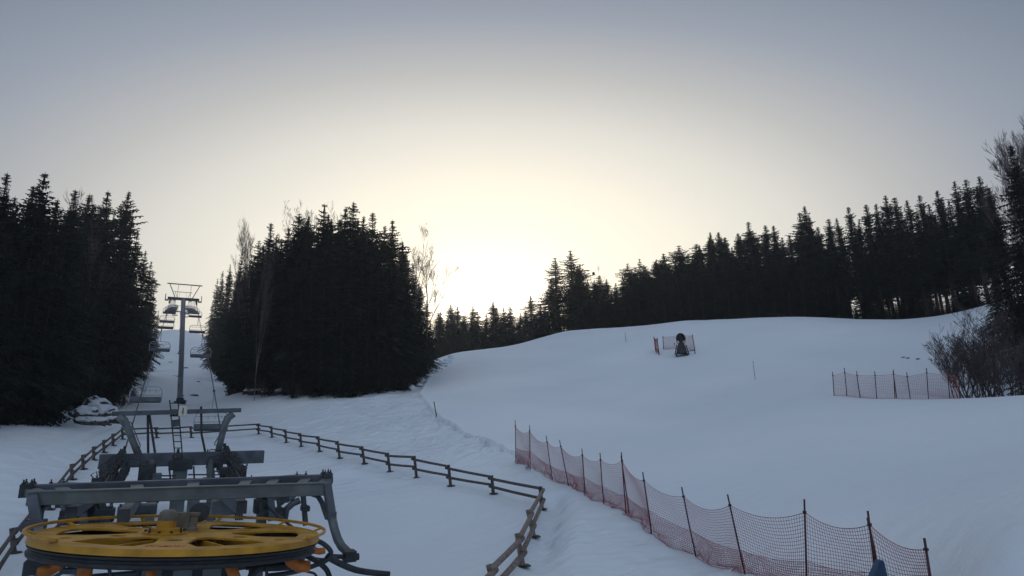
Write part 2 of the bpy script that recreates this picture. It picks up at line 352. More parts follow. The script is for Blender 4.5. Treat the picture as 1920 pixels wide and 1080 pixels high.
def tree(px, py, d, kind, label, group=None, name='spruce_tree', cat='spruce', wide=1.0, dd=0, lean=0.0, parts=True):
    t = P(px, py, d); zb = H(t.x, t.y); h = t.z - zb
    if h < 1: return None
    cm, tm, hh = proto(kind); s = h/hh; root = empty(name, (t.x, t.y, zb-.1), label, cat, group)
    wv = s*wide*rt_.uniform(.92, 1.1)
    root.rotation_euler = (R(rt_.uniform(-1.2, 1.2)), R(rt_.uniform(-1.2, 1.2))+lean, rt_.uniform(0, 6.28)); root.scale = (wv, wv, s)
    for nm, me in (('trunk', tm), ('crown', cm)):
        o = bpy.data.objects.new(nm, me); col.objects.link(o); o.parent = root
    return root
# left stand
LT = [(-70,300,58),(-25,335,58),(18,320,60),(45,378,60),(76,318,63),(104,368,64),(127,388,66),(150,351,80),(170,362,84),(204,352,90),(235,353,95),(254,398,101),
      (268,432,102),(280,466,118),(290,486,136),(298,508,158),(303,545,190),(307,580,225)]
LBL_L = {0:'pointed spruce at the far left picture edge, outermost of the left stand', 4:'tallest spruce in the stand left of the ski lift, with a sharp broad tip',
         2:'tall pointed spruce second from the left picture edge, just left of the tallest spruce', 10:'tall narrow spruce whose tip stands last before the left stand slopes down to the lift', 9:'spruce next to the last tall tip of the left stand'}
KL = 'abcab'
for i, (px, py, d) in enumerate(LT):
    if px > 245: px -= 10
    tree(px, py, d, KL[i % 5], LBL_L.get(i, 'dark spruce in the top row of the dense stand left of the ski lift'), 'spruces in the top row left of the lift' if i not in LBL_L else None, wide=1.1 if px < 240 else .7)
def sil(px, tab):
    return float(np.interp(px, [t[0] for t in tab], [t[1] for t in tab]))
for row, (x0, x1, step, dmul, dy) in enumerate([(-90, 208, 19, .94, 100), (-80, 238, 15, 1.05, 14)]):
    px = x0
    while px < x1:
        dloc = float(np.interp(px, [-90, 120, 150, 218, 262], [50, 62, 78, 96, 108]))
        tree(px+rt_.uniform(-6, 6), sil(px, LT)+dy+rt_.uniform(0, 40), dloc*dmul*1.06, rt_.choice('abc'), 'dark spruce inside the dense stand left of the ski lift', 'spruces filling the left stand', wide=.95 if px < 190 else .62)
        px += step
for k, (px, py, d) in enumerate([(px_-18, py_, d_) for px_, py_, d_ in [(266,500,115),(276,525,130),(285,548,152),(293,572,178),(299,595,208),(250,560,100),(262,600,115),(226,600,90),(238,640,98),(276,600,138)]]):
    tree(px, py, d, 'gcg'[k % 3], 'dark spruce along the left edge of the lift corridor', 'spruces lining the left of the lift corridor', wide=.95)
# centre stand
CT = [(386,562,235),(395,520,205),(404,506,180),(420,492,155),(434,482,140),(452,462,122),(468,474,116),(480,446,108),(493,458,104),(508,414,94),(527,442,94),(545,424,92),
      (566,398,88),(585,402,88),(604,376,86),(622,398,85),(643,384,84),(664,377,82),(684,402,82),(702,394,81),(721,420,81),(739,410,81),(757,448,83),(773,470,86),(788,492,88),(799,522,90),(807,560,93),(814,598,98),(819,628,106)]
LBL_C = {9:'tall narrow spruce rising left of the gap in the centre stand, beside the bare treetops', 14:'thin sparse spruce tip standing above the middle of the centre stand',
         17:'tallest spruce tip at the top of the rounded centre stand', 21:'last tall open spruce tip on the sun side of the centre stand', 5:'small separate spruce tip on the left shoulder of the centre stand'}
for i, (px, py, d) in enumerate(CT):
    k = 'n' if i in (14, 5, 8, 10) else 'abdac'[i % 5]
    if px < 440: px += 14
    if px > 770: px -= 9
    tree(px, py, d, k, LBL_C.get(i, 'dark spruce in the top row of the rounded centre stand'), 'spruces in the top row of the centre stand' if i not in LBL_C else None, wide=(1.12 if px < 755 else .8) if px > 492 else (.7 if px > 470 else .5))
for k, (px, py, d) in enumerate([(414,520,190),(426,512,172),(436,505,160),(446,500,150),(457,492,140),(468,488,132),(478,478,126),(420,545,178),(440,535,150),(460,525,135),(432,560,168)]):
    tree(px, py, d, 'cga'[k % 3], 'slender dark spruce on the left shoulder of the centre stand', 'spruces on the left shoulder of the centre stand', wide=.62)
for (x0, x1, step, dmul, dy) in [(442, 796, 13, 1.02, 10), (462, 788, 19, .97, 75), (474, 782, 22, .93, 170)]:
    px = x0
    while px < x1:
        dloc = float(np.interp(px, [424, 450, 500, 560, 640, 720, 790, 812], [135, 112, 96, 87, 82, 82, 88, 100]))
        py = min(sil(px, CT)+dy+rt_.uniform(0, 40), 660)
        tree(px+rt_.uniform(-6, 6), py, dloc*dmul, rt_.choice('abdc'), 'dark spruce inside the rounded centre stand', 'spruces filling the centre stand', wide=.5 if px < 490 else (.9 if px < 760 else .75))
        px += step
for k, (px, py, d) in enumerate([(px_+22, py_, d_) for px_, py_, d_ in [(400,560,190),(408,575,168),(418,560,152),(430,560,138),(442,570,124),(454,600,112),(414,610,152),(428,620,130),(444,630,116),(462,640,104),(480,650,97),(505,655,91)]]):
    tree(px, py, d, 'gcg'[k % 3], 'dark spruce along the right edge of the lift corridor', 'spruces lining the right of the lift corridor', wide=.95)
# right forest
RT = [(828,588,185),(846,574,185),(858,578,185),(871,594,190),(886,577,185),(897,588,190),(911,592,190),(925,568,185),(943,580,190),(958,578,185),(976,590,180),(997,558,175),(1012,574,170),
      (1041,482,140),(1070,468,138),(1086,500,140),(1102,530,142),(1122,522,142),(1140,528,144),(1152,536,142),(1176,500,140),(1199,490,140),(1212,505,138),(1228,492,136),(1246,480,134),(1272,465,132),
      (1288,480,132),(1304,462,130),(1328,440,126),(1348,440,126),(1362,450,126),(1380,442,124),(1404,420,122),(1420,450,122),(1436,426,122),(1453,428,120),(1480,445,120),(1498,404,118),(1507,389,118),(1530,430,118),
      (1553,414,116),(1568,406,116),(1590,387,114),(1606,410,114),(1625,380,112),(1643,380,112),(1660,363,110),(1671,368,110),(1688,392,110),(1703,373,108),(1722,363,106),(1744,380,104),(1752,355,102),
      (1780,337,98),(1796,370,96),(1809,335,93),(1832,327,88),(1848,350,84)]
LBL_R = {13:'left of the two big open spruces standing beside the sun glow', 14:'right and taller of the two big open spruces beside the sun glow', 38:'spruce tip standing clear above its neighbours midway along the right forest',
         7:'highest little spruce tip in the far row under the sun glow', 52:'pointed spruce right of the middle of the right forest, taller than its left neighbour', 56:'tallest spruce of the far right forest row, beside the bare birch tops'}
for i, (px, py, d) in enumerate(RT):
    if 1085 < px < 1560: py -= 7
    if px < 1030: py -= 5; k = 'dab'[i % 3]; lb, gp = 'small dark spruce in the distant row under the sun glow', 'distant spruces under the sun glow'
    elif px < 1320: k = 'hndab'[i % 5] if i not in (13, 14) else 'n'; lb, gp = 'dark spruce behind the snow crest left of the right forest', 'spruces behind the middle of the crest'
    else: k = ('efcgf' if px < 1540 else 'efegf')[i % 5]; lb, gp = 'slender dark spruce on the crest in the right forest', 'slender spruces of the right forest'
    tree(px, py, d, k, LBL_R.get(i, lb), None if i in LBL_R else gp, wide=2.1 if i in (13, 14) else (1.5 if px < 1550 else 1.15))
for (x0, x1, step, dd_, dy) in [(824, 1040, 15, 8, -4), (820, 1040, 22, -10, 24), (1085, 1330, 12, -3, -6), (1090, 1330, 22, -8, 40), (1330, 1560, 15, -3, 2), (1340, 1560, 26, -7, 70), (1560, 1860, 17, 5, 12)]:
    px = x0
    while px < x1:
        dl = float(np.interp(px, [t[0] for t in RT], [t[2] for t in RT]))
        tree(px+rt_.uniform(-5, 5), sil(px, RT)+dy+rt_.uniform(0, 25), dl+dd_, rt_.choice('dab' if px < 1330 else ('abc' if px < 1550 else 'eefg')),
             'dark spruce in the second row behind the snow crest', 'spruces in the back rows behind the crest', wide=1.5 if px < 1330 else (1.3 if px < 1560 else 1.05))
        px += step
px = 1545
while px < 1850:
    tree(px, rt_.uniform(545, 578), rt_.uniform(107, 114) if px < 1750 else 96, rt_.choice('hdb'), 'small dark spruce in the understory of the right forest', 'understory spruces in the right forest', wide=1.9); px += rt_.uniform(9, 20)
for k, (px, py, d) in enumerate([(1884,270,60),(1915,300,57),(1950,260,55),(1990,300,54),(1865,400,64),(1900,420,53),(1940,430,51),(1850,470,70),(1892,540,53),(1925,560,50)]):
    tree(px, py, d, 'cabdacabda'[k], 'large dark spruce at the right picture edge in front of the birch tops' if k == 0 else 'dark spruce in the shady clump at the right picture edge', None if k == 0 else 'spruces of the right edge clump', wide=.85)
# bare trees
for px, py, d, k, lb, wd in [(486,402,100,'C','bare leafless tree left of the narrow spruce on the centre stand',.4), (556,374,92,'C','bare leafless treetop at the left of the centre stand top',.5),
        (588,378,94,'D','bare leafless treetop beside the thin spruce tip of the centre stand',.7), (776,424,88,'B','bare leafless tree at the sun side of the centre stand',.8),
        (806,462,92,'D','thin bare tree against the glow at the right end of the centre stand',.7), (178,343,84,'C','bare twiggy treetop between the spruces of the left stand',.6),
        (1116,492,139,'B','bare tree with round mistletoe ball beside the big open spruces',.5), (1482,435,124,'B','pale leafless tree between spruces of the right forest',.6),
        (1884,222,66,'C','tall bare birch at the right edge, left of the two tallest tops',.42), (1912,198,64,'C','tallest bare birch top at the right picture edge',.45), (1940,215,62,'D','tall bare birch cut by the right picture edge',.6), (1893,235,63,'B','bare birch between the two tallest birch tops at the right edge',.5), (1918,225,66,'C','bare birch behind the tallest birch at the right edge',.7),
        (1842,345,86,'C','lower bare birch top between the last spruces and the tall birches',.4), (1858,330,72,'B','bare tree with pale stem in front of the right edge spruces',.5), (497,470,84,'C','pale bare stem in front of the centre stand',.3)]:
    tree(px, py, d, k, lb, None, 'bare_tree', 'bare tree', wide=wd)
mb = MB(); c = P(1113, 513, 139); mb.lathe((0,0,-.9), [(.05,.5),(.25,.6),(.36,.9),(.25,1.2),(.05,1.3)], 10)
rr = random.Random(3); mb.v = [tuple(q*(1+rr.uniform(-.12,.12)) for q in v) for v in mb.v]
mo = mb.build('mistletoe_ball', TWIG); mo.location = c; tag(mo, 'round dark mistletoe ball in the top of a bare tree beside the sun glow', 'mistletoe')
SH = [(1790,600,52,'S',.8),(1815,575,52,'T',.8),(1850,562,51,'S',.8),(1885,570,50,'T',.9),(1800,655,49.5,'T',.9),(1835,640,49,'S',.9),(1870,650,48,'S',1.0),(1908,640,47.5,'S',1.1),(1822,610,50.5,'S',.9),(1862,600,49.5,'T',.9),(1845,670,48.5,'T',1.0),(1812,680,48.8,'S',1.0)]
for i, (px, py, d, k, wd) in enumerate(SH+[(1778,625,51.5,'S',1.0),(1806,600,50.8,'T',1.0),(1828,650,48.9,'S',1.1),(1858,630,48.7,'T',1.1)]):
    if i: py -= 14; wd *= 1.1
    tree(px, py, d, k, 'leftmost bare reddish shrub, reaching over the far net fence' if i == 0 else 'bare reddish shrub in the thicket behind the right end of the far net fence', None if i == 0 else 'bare shrubs at the right edge', 'shrub', 'shrub', wide=wd)
for i, (px, py, d, k) in enumerate([(268,690,128,'S'),(258,712,110,'T'),(246,722,100,'S'),(232,735,92,'T'),(200,742,84,'S'),(505,690,86,'T'),(540,695,83,'S'),(480,700,90,'S'),(560,700,80,'T'),(790,690,88,'S'),(780,705,82,'T'),(212,752,80,'T')]):
    tree(px, py, d, k, 'small bare bush at the snowy foot of the %s stand' % ('left' if px < 300 else 'centre'), 'bushes at the foot of the %s stand' % ('left' if px < 300 else 'centre'), 'bush', 'bush', wide=1.3)
# ------------------------------------------------------------------ rocks and snowy banks
def rock(px, py, sx, sy, sz, seed, label, group, snowcap=False, dz=0, name='rock', m=ROCK):
    rnd = random.Random(seed); bm = bmesh.new(); bmesh.ops.create_icosphere(bm, subdivisions=3, radius=1)
    for v in bm.verts:
        n_ = float(vnoise(np.array([v.co.x*1.3+seed]), np.array([v.co.y*1.3+v.co.z*2.1]), .55, seed)[0]); v.co *= 1+n_*.7
        v.co = Vector((v.co.x*sx, v.co.y*sy, v.co.z*sz))
    me = bpy.data.meshes.new(name); bm.to_mesh(me); bm.free(); me.materials.append(m)
    g = G(px, py); o = bpy.data.objects.new(name, me); col.objects.link(o); o.location = (g.x, g.y, g.z+dz); o.rotation_euler.z = rnd.random()*6; tag(o, label, 'rock' if m is ROCK else 'snow bank', group)
    if snowcap:
        me2 = me.copy(); me2.materials.clear(); me2.materials.append(SNOW)
        for v in me2.vertices: v.co = Vector((v.co.x*.98, v.co.y*.98, v.co.z*.9+sz*.24)) if v.co.z > .1*sz else Vector((v.co.x*.6, v.co.y*.6, v.co.z*.5))
        c_ = bpy.data.objects.new('snow_cap', me2); col.objects.link(c_); c_.parent = o
    return o
for i, (px, py, a, b, c_) in enumerate([(160,785,1.2,1.2,1.0),(178,776,1.6,1.4,1.5),(196,784,1.5,1.3,1.1),(208,792,1.0,.9,.6),(168,796,1.1,1.0,.7),(186,796,.9,.8,.6)]):
    rock(px, py, a, b, c_, i+1, 'dark rock with a snow cap beside the left stand near the lift', 'snow capped rocks left of the lift', True)
for i, (px, py, a, b, c_) in enumerate([(488,738,1.5,1.2,.7),(505,738,1.2,1.0,.6),(528,739,1.1,1.0,.6),(545,739,.9,.9,.5),(470,737,1.0,.9,.5)]):
    rock(px, py, a, b, c_, i+11, 'small dark rock with snow at the foot of the centre stand', 'snowy rocks under the centre stand', True)
for i, (px, py, a, b, c_) in enumerate([(350,690,2.2,1.2,.25),(362,742,1.6,1.3,.22),(338,742,1.0,.8,.2),(372,716,1.0,.8,.2),(430,692,2.4,1.6,.7),(415,685,1.6,1.4,.5),(322,680,2.0,.8,.2),(345,752,.9,.8,.2),(328,705,1.2,.6,.15)]):
    rock(px, py, a*.6, b*.45, c_*.9, i+21, 'bare dark stones showing through the snow under the ski lift' if i not in (4, 5) else 'dark stone bank at the right edge of the lift corridor', 'bare stones under the lift' if i not in (4, 5) else 'stone bank right of the lift', False, dz=-c_*.35)
for i, (px, py, a, b) in enumerate([(1694,671,.2,.07),(1702,672,.35,.05),(1722,674,.35,.05),(1737,649,.2,.05)]):
    rock(px, py, a, .15, b, i+41, 'tiny dark clod on the snow above the far net fence', 'clods on the upper snow field', False)
for i in range(26):
    rnd = random.Random(500+i); u = rnd.random(); px = 772+u*78+rnd.uniform(-8, 8); py = 722-u*56+rnd.uniform(-4, 12)*(1-u*.2)
    rock(px-4, py, rnd.uniform(.4, .9), rnd.uniform(.4, .9), rnd.uniform(.15, .4), 60+i, 'rough snow lump on the bank between the centre stand and the piste', 'snow lumps beside the piste', False, name='snow_lump', m=SNOW)
# ------------------------------------------------------------------ wooden rail fence
FP = [(-20,1108,-22,1078),(26,1038,24,1012),(60,994,59,968),(92,957,90,932),(135,902,134,880),(156,880,155,859),(176,863,175,843),(195,849,194,829),(212,836,211,815),(230,824,229,802),
      (294,822,292,802),(359,821,357,800),(485,814,484,795),(510,821,509,800),(537,830,535,806),(565,839,563,813),(599,847,597,819),(637,860,633,828),(683,873,679,838),(731,886,727,850),(781,897,777,856),(845,912,841,873),(925,928,922,893),(1016,957,1013,914)]
FP2 = [(1016,957,1013,914),(1001,1008,990,958),(980,1063,970,1003),(935,1130,917,1062),(880,1210,855,1130)]
wf = empty('wooden_rail_fence', G(781, 897), 'weathered two-rail wooden fence on posts running around the lift station', 'fence')
def fence(L, m, r, skip=0, hmax=1.15):
    pts = []
    for i, (bx, by, tx, ty) in enumerate(L):
        g = G(bx, by); d = math.hypot(g.x, g.y); t = P(tx, ty, d)
        ax = (t-g); hh = min(max(ax.length, .8), hmax); t = g+ax.normalized()*hh; pts.append((g, t))
    for i, (g, t) in enumerate(pts):
        if i < skip: continue
        ax = (t-g).normalized()
        p_ = part(MB().tube([g-ax*.3, g+(t-g)*.5, t+ax*.04], [.085, .08, .078], 8), 'post', m, wf)
        subpart(MB().lathe(g+Vector((.03, 0, .015)), [(.05, -.05), (.22, .0), (.17, .035), (.03, .04)], 12), 'melt_shadow_disc', DSTEEL, wf, p_)  # dark disc standing for melt hollow and shadow at the post foot
    for (g0, t0), (g1, t1) in zip(pts[:-1], pts[1:]):
        for f in (.93, .48):
            a, b = g0.lerp(t0, f-.055), g1.lerp(t1, f+.055); d = (b-a).normalized(); nrm = Vector((-d.y, d.x, 0)).normalized()*-.10
            if nrm.dot(a) > 0: nrm = -nrm
            part(MB().tube([a-d*.12+nrm, (a+b)/2+nrm+Vector((0,0,-.012)), b+d*.12+nrm], [r, r*.94, r*.9], 8), 'rail', m, wf, smooth=True)
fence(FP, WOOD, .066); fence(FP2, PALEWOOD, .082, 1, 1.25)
# ------------------------------------------------------------------ safety nets
def net_panel(A, B, top0, top1, sag, cols, rows, rad, seed, bunch=.28, depth=0.12, wav=1.0):
    """A,B ground points; top0/top1 net top points. strands as thin tubes."""
    rnd = random.Random(seed); m = MB(); L = (B-A).length; nrm = Vector((-(B-A).y, (B-A).x, 0)).normalized()
    ph = rnd.random()*6
    gz = [H(A.x+(B.x-A.x)*q/10, A.y+(B.y-A.y)*q/10) for q in range(11)]
    def pt(u, v):                        # v: 0 top .. 1 bottom
        tp = top0.lerp(top1, u) - Vector((0, 0, 1))*sag*4*u*(1-u)
        bt = A.lerp(B, u); bt.z = float(np.interp(u*10, range(11), gz)) + .02
        w_ = v if v < 1-bunch else (1-bunch)+(v-(1-bunch))*.72
        w_ = v**(1.0) * (1-.0) if bunch == 0 else (v*1.12 if v < .6 else .672+(v-.6)*.82)
        p = tp.lerp(bt, w_)
        bulge = math.sin(math.pi*u)*math.sin(math.pi*min(1, v*1.05))*depth
        rip = wav*(max(0, v-.55))*.22*math.sin(u*L*3.1+ph+v*6) + wav*max(0, v-.7)*.10*math.sin(u*L*9+ph)
        return p + nrm*(bulge+rip) + Vector((0, 0, wav*.05*math.sin(u*L*2.3+ph*2)*math.sin(math.pi*v)))
    for j in range(rows+1):
        v = j/rows; seg = 12; r = rad*(1.7 if j in (0, rows) else 1)
        m.tube([pt(q/seg, v) for q in range(seg+1)], r, 3, False)
    for i in range(cols+1):
        u = i/cols; seg = 9
        m.tube([pt(u, q/seg) for q in range(seg+1)], rad*.85, 3, False)
    return m
def net_fence(poles, name, label, attach, rad, cell, sagf, prad, twins=(), cat='net fence', bunch=.28, maxh=2.6, minrows=None):
    P_ = []
    for bx, by, tx, ty in poles:
        g = G(bx, by); d = math.hypot(g.x, g.y); t = P(tx, ty, d); ax = t-g
        if ax.length > maxh: t = g+ax.normalized()*maxh
        P_.append((g, t))
    root = empty(name, P_[0][0], label, cat)
    for i, (g, t) in enumerate(P_):
        ax = (t-g).normalized(); mid = g.lerp(t, .5)+Vector((.01*math.sin(i*2.1), 0, 0))
        part(MB().tube([g-ax*.2, mid, t], [prad, prad, prad*.95], 8), 'pole', POLE, root, smooth=True)
        part(MB().tube([g+(t-g)*(attach-.015), g+(t-g)*(attach+.015)], [prad*1.9, prad*1.9], 8), 'clip', BLACK, root)
        if i in twins:
            o = Vector((.10, -.05, 0)); part(MB().tube([g-ax*.2+o*1.2, t-ax*.12-o*.2], prad, 8), 'pole', POLE, root, smooth=True)
    for i, ((g0, t0), (g1, t1)) in enumerate(zip(P_[:-1], P_[1:])):
        L = (g1-g0).length; hgt_ = (t0-g0).length*attach
        m = net_panel(g0, g1, g0.lerp(t0, attach), g1.lerp(t1, attach), sagf*L, max(6, int(L/cell)), max(8, int(hgt_*1.12/cell)), rad, i+5)
        part(m, 'net_panel', NET if rad < .006 else NETF, root)
        if L > 1.0 and rad < .006:       # folded slack net lying against the foot of the panel
            f0, f1 = .34+.05*math.sin(i*1.9), .34+.05*math.sin((i+1)*1.9); sh_ = Vector((0,-.05,0))
            lo = net_panel(g0+sh_, g1+sh_, g0.lerp(t0, f0)+sh_, g1.lerp(t1, f1)+sh_, .03*L, int(L/cell*1.0), int(hgt_*.42/cell*1.7), rad*.9, i+40, depth=.05, wav=1.6)
            part(lo, 'net_fold', NET, root)
        if rad > .0045: continue
        cord = MB()                      # slack cords across the net
        for q in range(2):
            a = g0.lerp(t0, attach*(.55-.3*q)); b = g1.lerp(t1, attach*(.35-.25*q)); cord.tube([a.lerp(b, s/8)-Vector((0, 0, .5*(s/8)*(1-s/8)))+Vector((0, -.05, .0)) for s in range(9)], rad*2.0, 4, False)
        part(cord, 'cord', POLE, root)
    return root
NP = [(967,867,966,788),(994,880,993,797),(1036,900,1024,817),(1066,912,1049,825),(1097,930,1091,841),(1132,945,1125,849),(1174,966,1165,848),(1222,1003,1205,885),(1305,1045,1278,913),(1397,1078,1364,927),(1513,1118,1508,936),(1652,1150,1627,958),(1757,1165,1733,1009)]
net_fence(NP, 'safety_net_fence', 'long sagging dark red safety net on leaning poles in the right foreground', .86, .0048, .078, .085, .021, twins=(6, 11))
NF = [(1564,742,1561,697),(1588,743,1583,690),(1613,747,1606,696),(1644,748,1640,696),(1678,748,1675,693),(1707,749,1700,698),(1741,749,1737,690),(1781,748,1776,694),(1800,748,1797,698)]
net_fence(NF, 'safety_net_fence', 'far reddish net fence with eight poles in front of the bare shrubs', .84, .0065, .095, .02, .028, twins=(4,))
NC1 = [(1236,666,1232,633),(1229,659,1226,631)]
net_fence(NC1, 'safety_net_fence', 'short red net fence left of the snow gun, nearer to the camera', .9, .015, .12, .02, .05, maxh=3)
NC2 = [(1244,656,1243,630),(1277,656,1276,626),(1303,657,1298,627)]
net_fence(NC2, 'safety_net_fence', 'red net fence standing behind the snow gun', .9, .011, .12, .01, .05, maxh=3)
# blue padded mat around the twin pole
g = G(1652, 1150); t_ = P(1627, 958, math.hypot(g.x, g.y)); ax = (t_-g).normalized(); q0 = P(1650, 1048, math.hypot(g.x, g.y)-.25)
mb = MB(); hh = q0.z-g.z; b0 = Vector((q0.x, q0.y, g.z)); rdir = Vector((rt[0], rt[1], 0)).normalized(); nd = Vector((rt[1], -rt[0], 0)).normalized()
pr = [q0+Vector((0,0,0)), q0-rdir*.10, q0-rdir*.62-Vector((0,0,hh*.9)), b0-rdir*.62, b0+rdir*.10]
o = [p-nd*0.0 for p in pr]+[p+nd*.14 for p in pr]; mb.add(o, [(0,1,2,3,4), (9,8,7,6,5)]+[(i, i+5, (i+1)%5+5, (i+1)%5) for i in range(5)])
pad = mb.build('padded_mat', BLUEPAD, bevel=.02); tag(pad, 'blue padded mat leaning on the twin poles of the foreground net', 'safety mat')
# ------------------------------------------------------------------ marker poles
for bx, by, tx, ty, r, m, lb in [(819,788,814,755,.05,BLACK,'short black marker pole leaning at the edge of the groomed piste'), (1416,712,1412,678,.022,POLE,'thin dark marker pole alone on the snow right of the snow gun'),
                                (1174,642,1172,624,.03,POLE,'faint thin marker pole high on the snow left of the snow gun')]:
    g = G(bx, by); t = P(tx, ty, math.hypot(g.x, g.y)); ax = (t-g).normalized()
    root = empty('marker_pole', g, lb, 'marker pole')
    part(MB().tube([g-ax*.3, g.lerp(t, .5), t], [r, r*.95, r*.8], 8), 'shaft', m, root); part(MB().lathe(t, [(r*.8, -.02), (r*1.3, .0), (r*1.3, .05), (r*.4, .07)], 8), 'cap', m, root)
g = G(231, 761); root = empty('marker_post', g, 'small black post with pale back standing in the snow by the left stand', 'post')
part(MB().box(g+Vector((0,0,.55)), (.38, .3, 1.1)), 'body', BLACK, root, bevel=.03); part(MB().box(g+Vector((-.28,.1,.6)), (.18, .3, 1.2)), 'back_panel', CREAM, root, bevel=.02)
# ------------------------------------------------------------------ snow gun
g = G(1279, 668); root = empty('snow_gun', g, 'dark fan snow gun on a sled base with drawbar, standing on the slope', 'snow gun'); dg = math.hypot(g.x, g.y)
fd = Vector((-g.x, -g.y, 0)).normalized(); sd = Vector((fd.y, -fd.x, 0))*-1   # sd: towards the right in the picture
rtv = Vector((rt[0], rt[1], 0)).normalized()
u_ = dg/1144*1.05
m = MB()
for (w0, z0), (w1, z1) in [((1.55, .25), (1.15, 1.15)), ((1.1, 1.15), (.75, 1.75))]:
    vs = [g+rtv*x*w_/2+fd*y*.6+Vector((0, 0, z)) for (w_, z) in ((w0, z0), (w1, z1)) for x in (-1, 1) for y in (-1, 1)]
    m.add(vs, [(0,1,3,2),(4,6,7,5),(0,4,5,1),(2,3,7,6),(0,2,6,4),(1,5,7,3)])
cab = part(m, 'cabinet', DSTEEL, root, bevel=.03)
for x in (-.75, .75): part(MB().bar(g+rtv*x+fd*.9+Vector((0,0,.12)), g+rtv*x-fd*.9+Vector((0,0,.12)), .22, .2), 'skid', DSTEEL, root)
part(MB().tube([g+rtv*-.95+Vector((0,0,.2)), g+rtv*-.62+Vector((0,0,1.5))], .07, 8), 'leg', DSTEEL, root); part(MB().tube([g+rtv*.95+Vector((0,0,.2)), g+rtv*.62+Vector((0,0,1.5))], .07, 8), 'leg', DSTEEL, root)
part(MB().bar(g+rtv*-.55+fd*.72+Vector((0,0,.55)), g+rtv*.5+fd*.72+Vector((0,0,.55)), .12, .55), 'front_panel', DSTEEL, root, bevel=.02)
part(MB().tube([g+rtv*.1+fd*.8+Vector((0,0,.5)), g+rtv*1.75+fd*.7+Vector((0,0,.62))], .055, 8), 'drawbar', DSTEEL, root); part(MB().tube([g+rtv*1.75+fd*.7+Vector((0,0,.0)), g+rtv*1.75+fd*.7+Vector((0,0,.72))], .06, 8), 'support_leg', DSTEEL, root)
part(MB().lathe(g+Vector((0,0,1.75)), [(.3,0),(.22,.15),(.22,.3)], 14), 'turntable', DSTEEL, root)
m = MB(); C0 = g+Vector((0,0,2.42)); k = 24
ring = []
for (off, r) in ((-.55,.42),(-.5,.50),(.35,.56),(.48,.62),(.48,.52),(.0,.46),(-.2,.1)):
    ring.append([C0+fd*off+(rtv*math.cos(2*math.pi*j/k)+Vector((0,0,1))*math.sin(2*math.pi*j/k))*r for j in range(k)])
m.add([p for q in ring for p in q], [(i*k+j, i*k+(j+1)%k, (i+1)*k+(j+1)%k, (i+1)*k+j) for i in range(len(ring)-1) for j in range(k)]+[tuple(range(k))[::-1], tuple((len(ring)-1)*k+j for j in range(k))])
dr = part(m, 'fan_drum', RUBBER, root)
m = MB()
for j in range(7):
    a = 2*math.pi*j/7; dv_ = rtv*math.cos(a)+Vector((0,0,1))*math.sin(a); m.bar(C0+dv_*.08+fd*.1, C0+dv_*.43+fd*.12, .13, .02, fd)
subpart(m, 'fan_blades', DSTEEL, root, dr)
for x in (-.63, .63): part(MB().bar(g+rtv*x*.8+Vector((0,0,1.7)), g+rtv*x+Vector((0,0,2.5)), .07, .1), 'yoke_arm', DSTEEL, root)
part(MB().tube([g+rtv*-.9+Vector((0,0,1.5)), g+rtv*-.95+Vector((0,0,1.75))], .05, 6), 'lamp', BLACK, root)
# ------------------------------------------------------------------ chairlift line
LX, GA = 0.18, 2.0
ROPE = [(12.6,3.22),(22,3.35),(32.3,4.15),(44,7.45),(52,9.75),(66,13.3),(80,16.6),(100,21.9),(120,27.2),(160,34.8),(195,41.0),(230,47.4),(265,51.0),(300,55),(420,60)]
def lx(y): return LX-.0075*max(0, y-32)
def ropez(y): return float(np.interp(y, [r[0] for r in ROPE], [r[1] for r in ROPE]))
WC = S(348, 1007, 12.6); RW = 2.18; WROT = Matrix.Rotation(R(5.0), 3, 'Y') @ Matrix.Rotation(R(-1.9), 3, 'X')
arc = [WC + WROT @ Vector(((RW-.03)*math.cos(a), -(RW-.03)*math.sin(a), -.115)) for a in np.linspace(0, math.pi, 40)]
m = MB()
for s, e in ((-1, arc[-1]), (1, arc[0])):
    ys = np.concatenate([np.linspace(12.6, 32, 14), np.linspace(33, 130, 50), np.linspace(135, 420, 40)]); pts = []
    for y in ys:
        f = min(1, max(0, (y-12.6)/11)); q = Vector((lx(y)+s*GA, y, ropez(y))); pts.append(Vector((e.x*(1-f)+q.x*f, y, e.z*(1-f)+q.z*f)))
    m.tube(pts, .032, 6, False)
m.tube(arc, .022, 6, False)
ro = m.build('haul_rope', DSTEEL); tag(ro, 'thin steel haul rope carrying the lift chairs up the slope', 'rope')
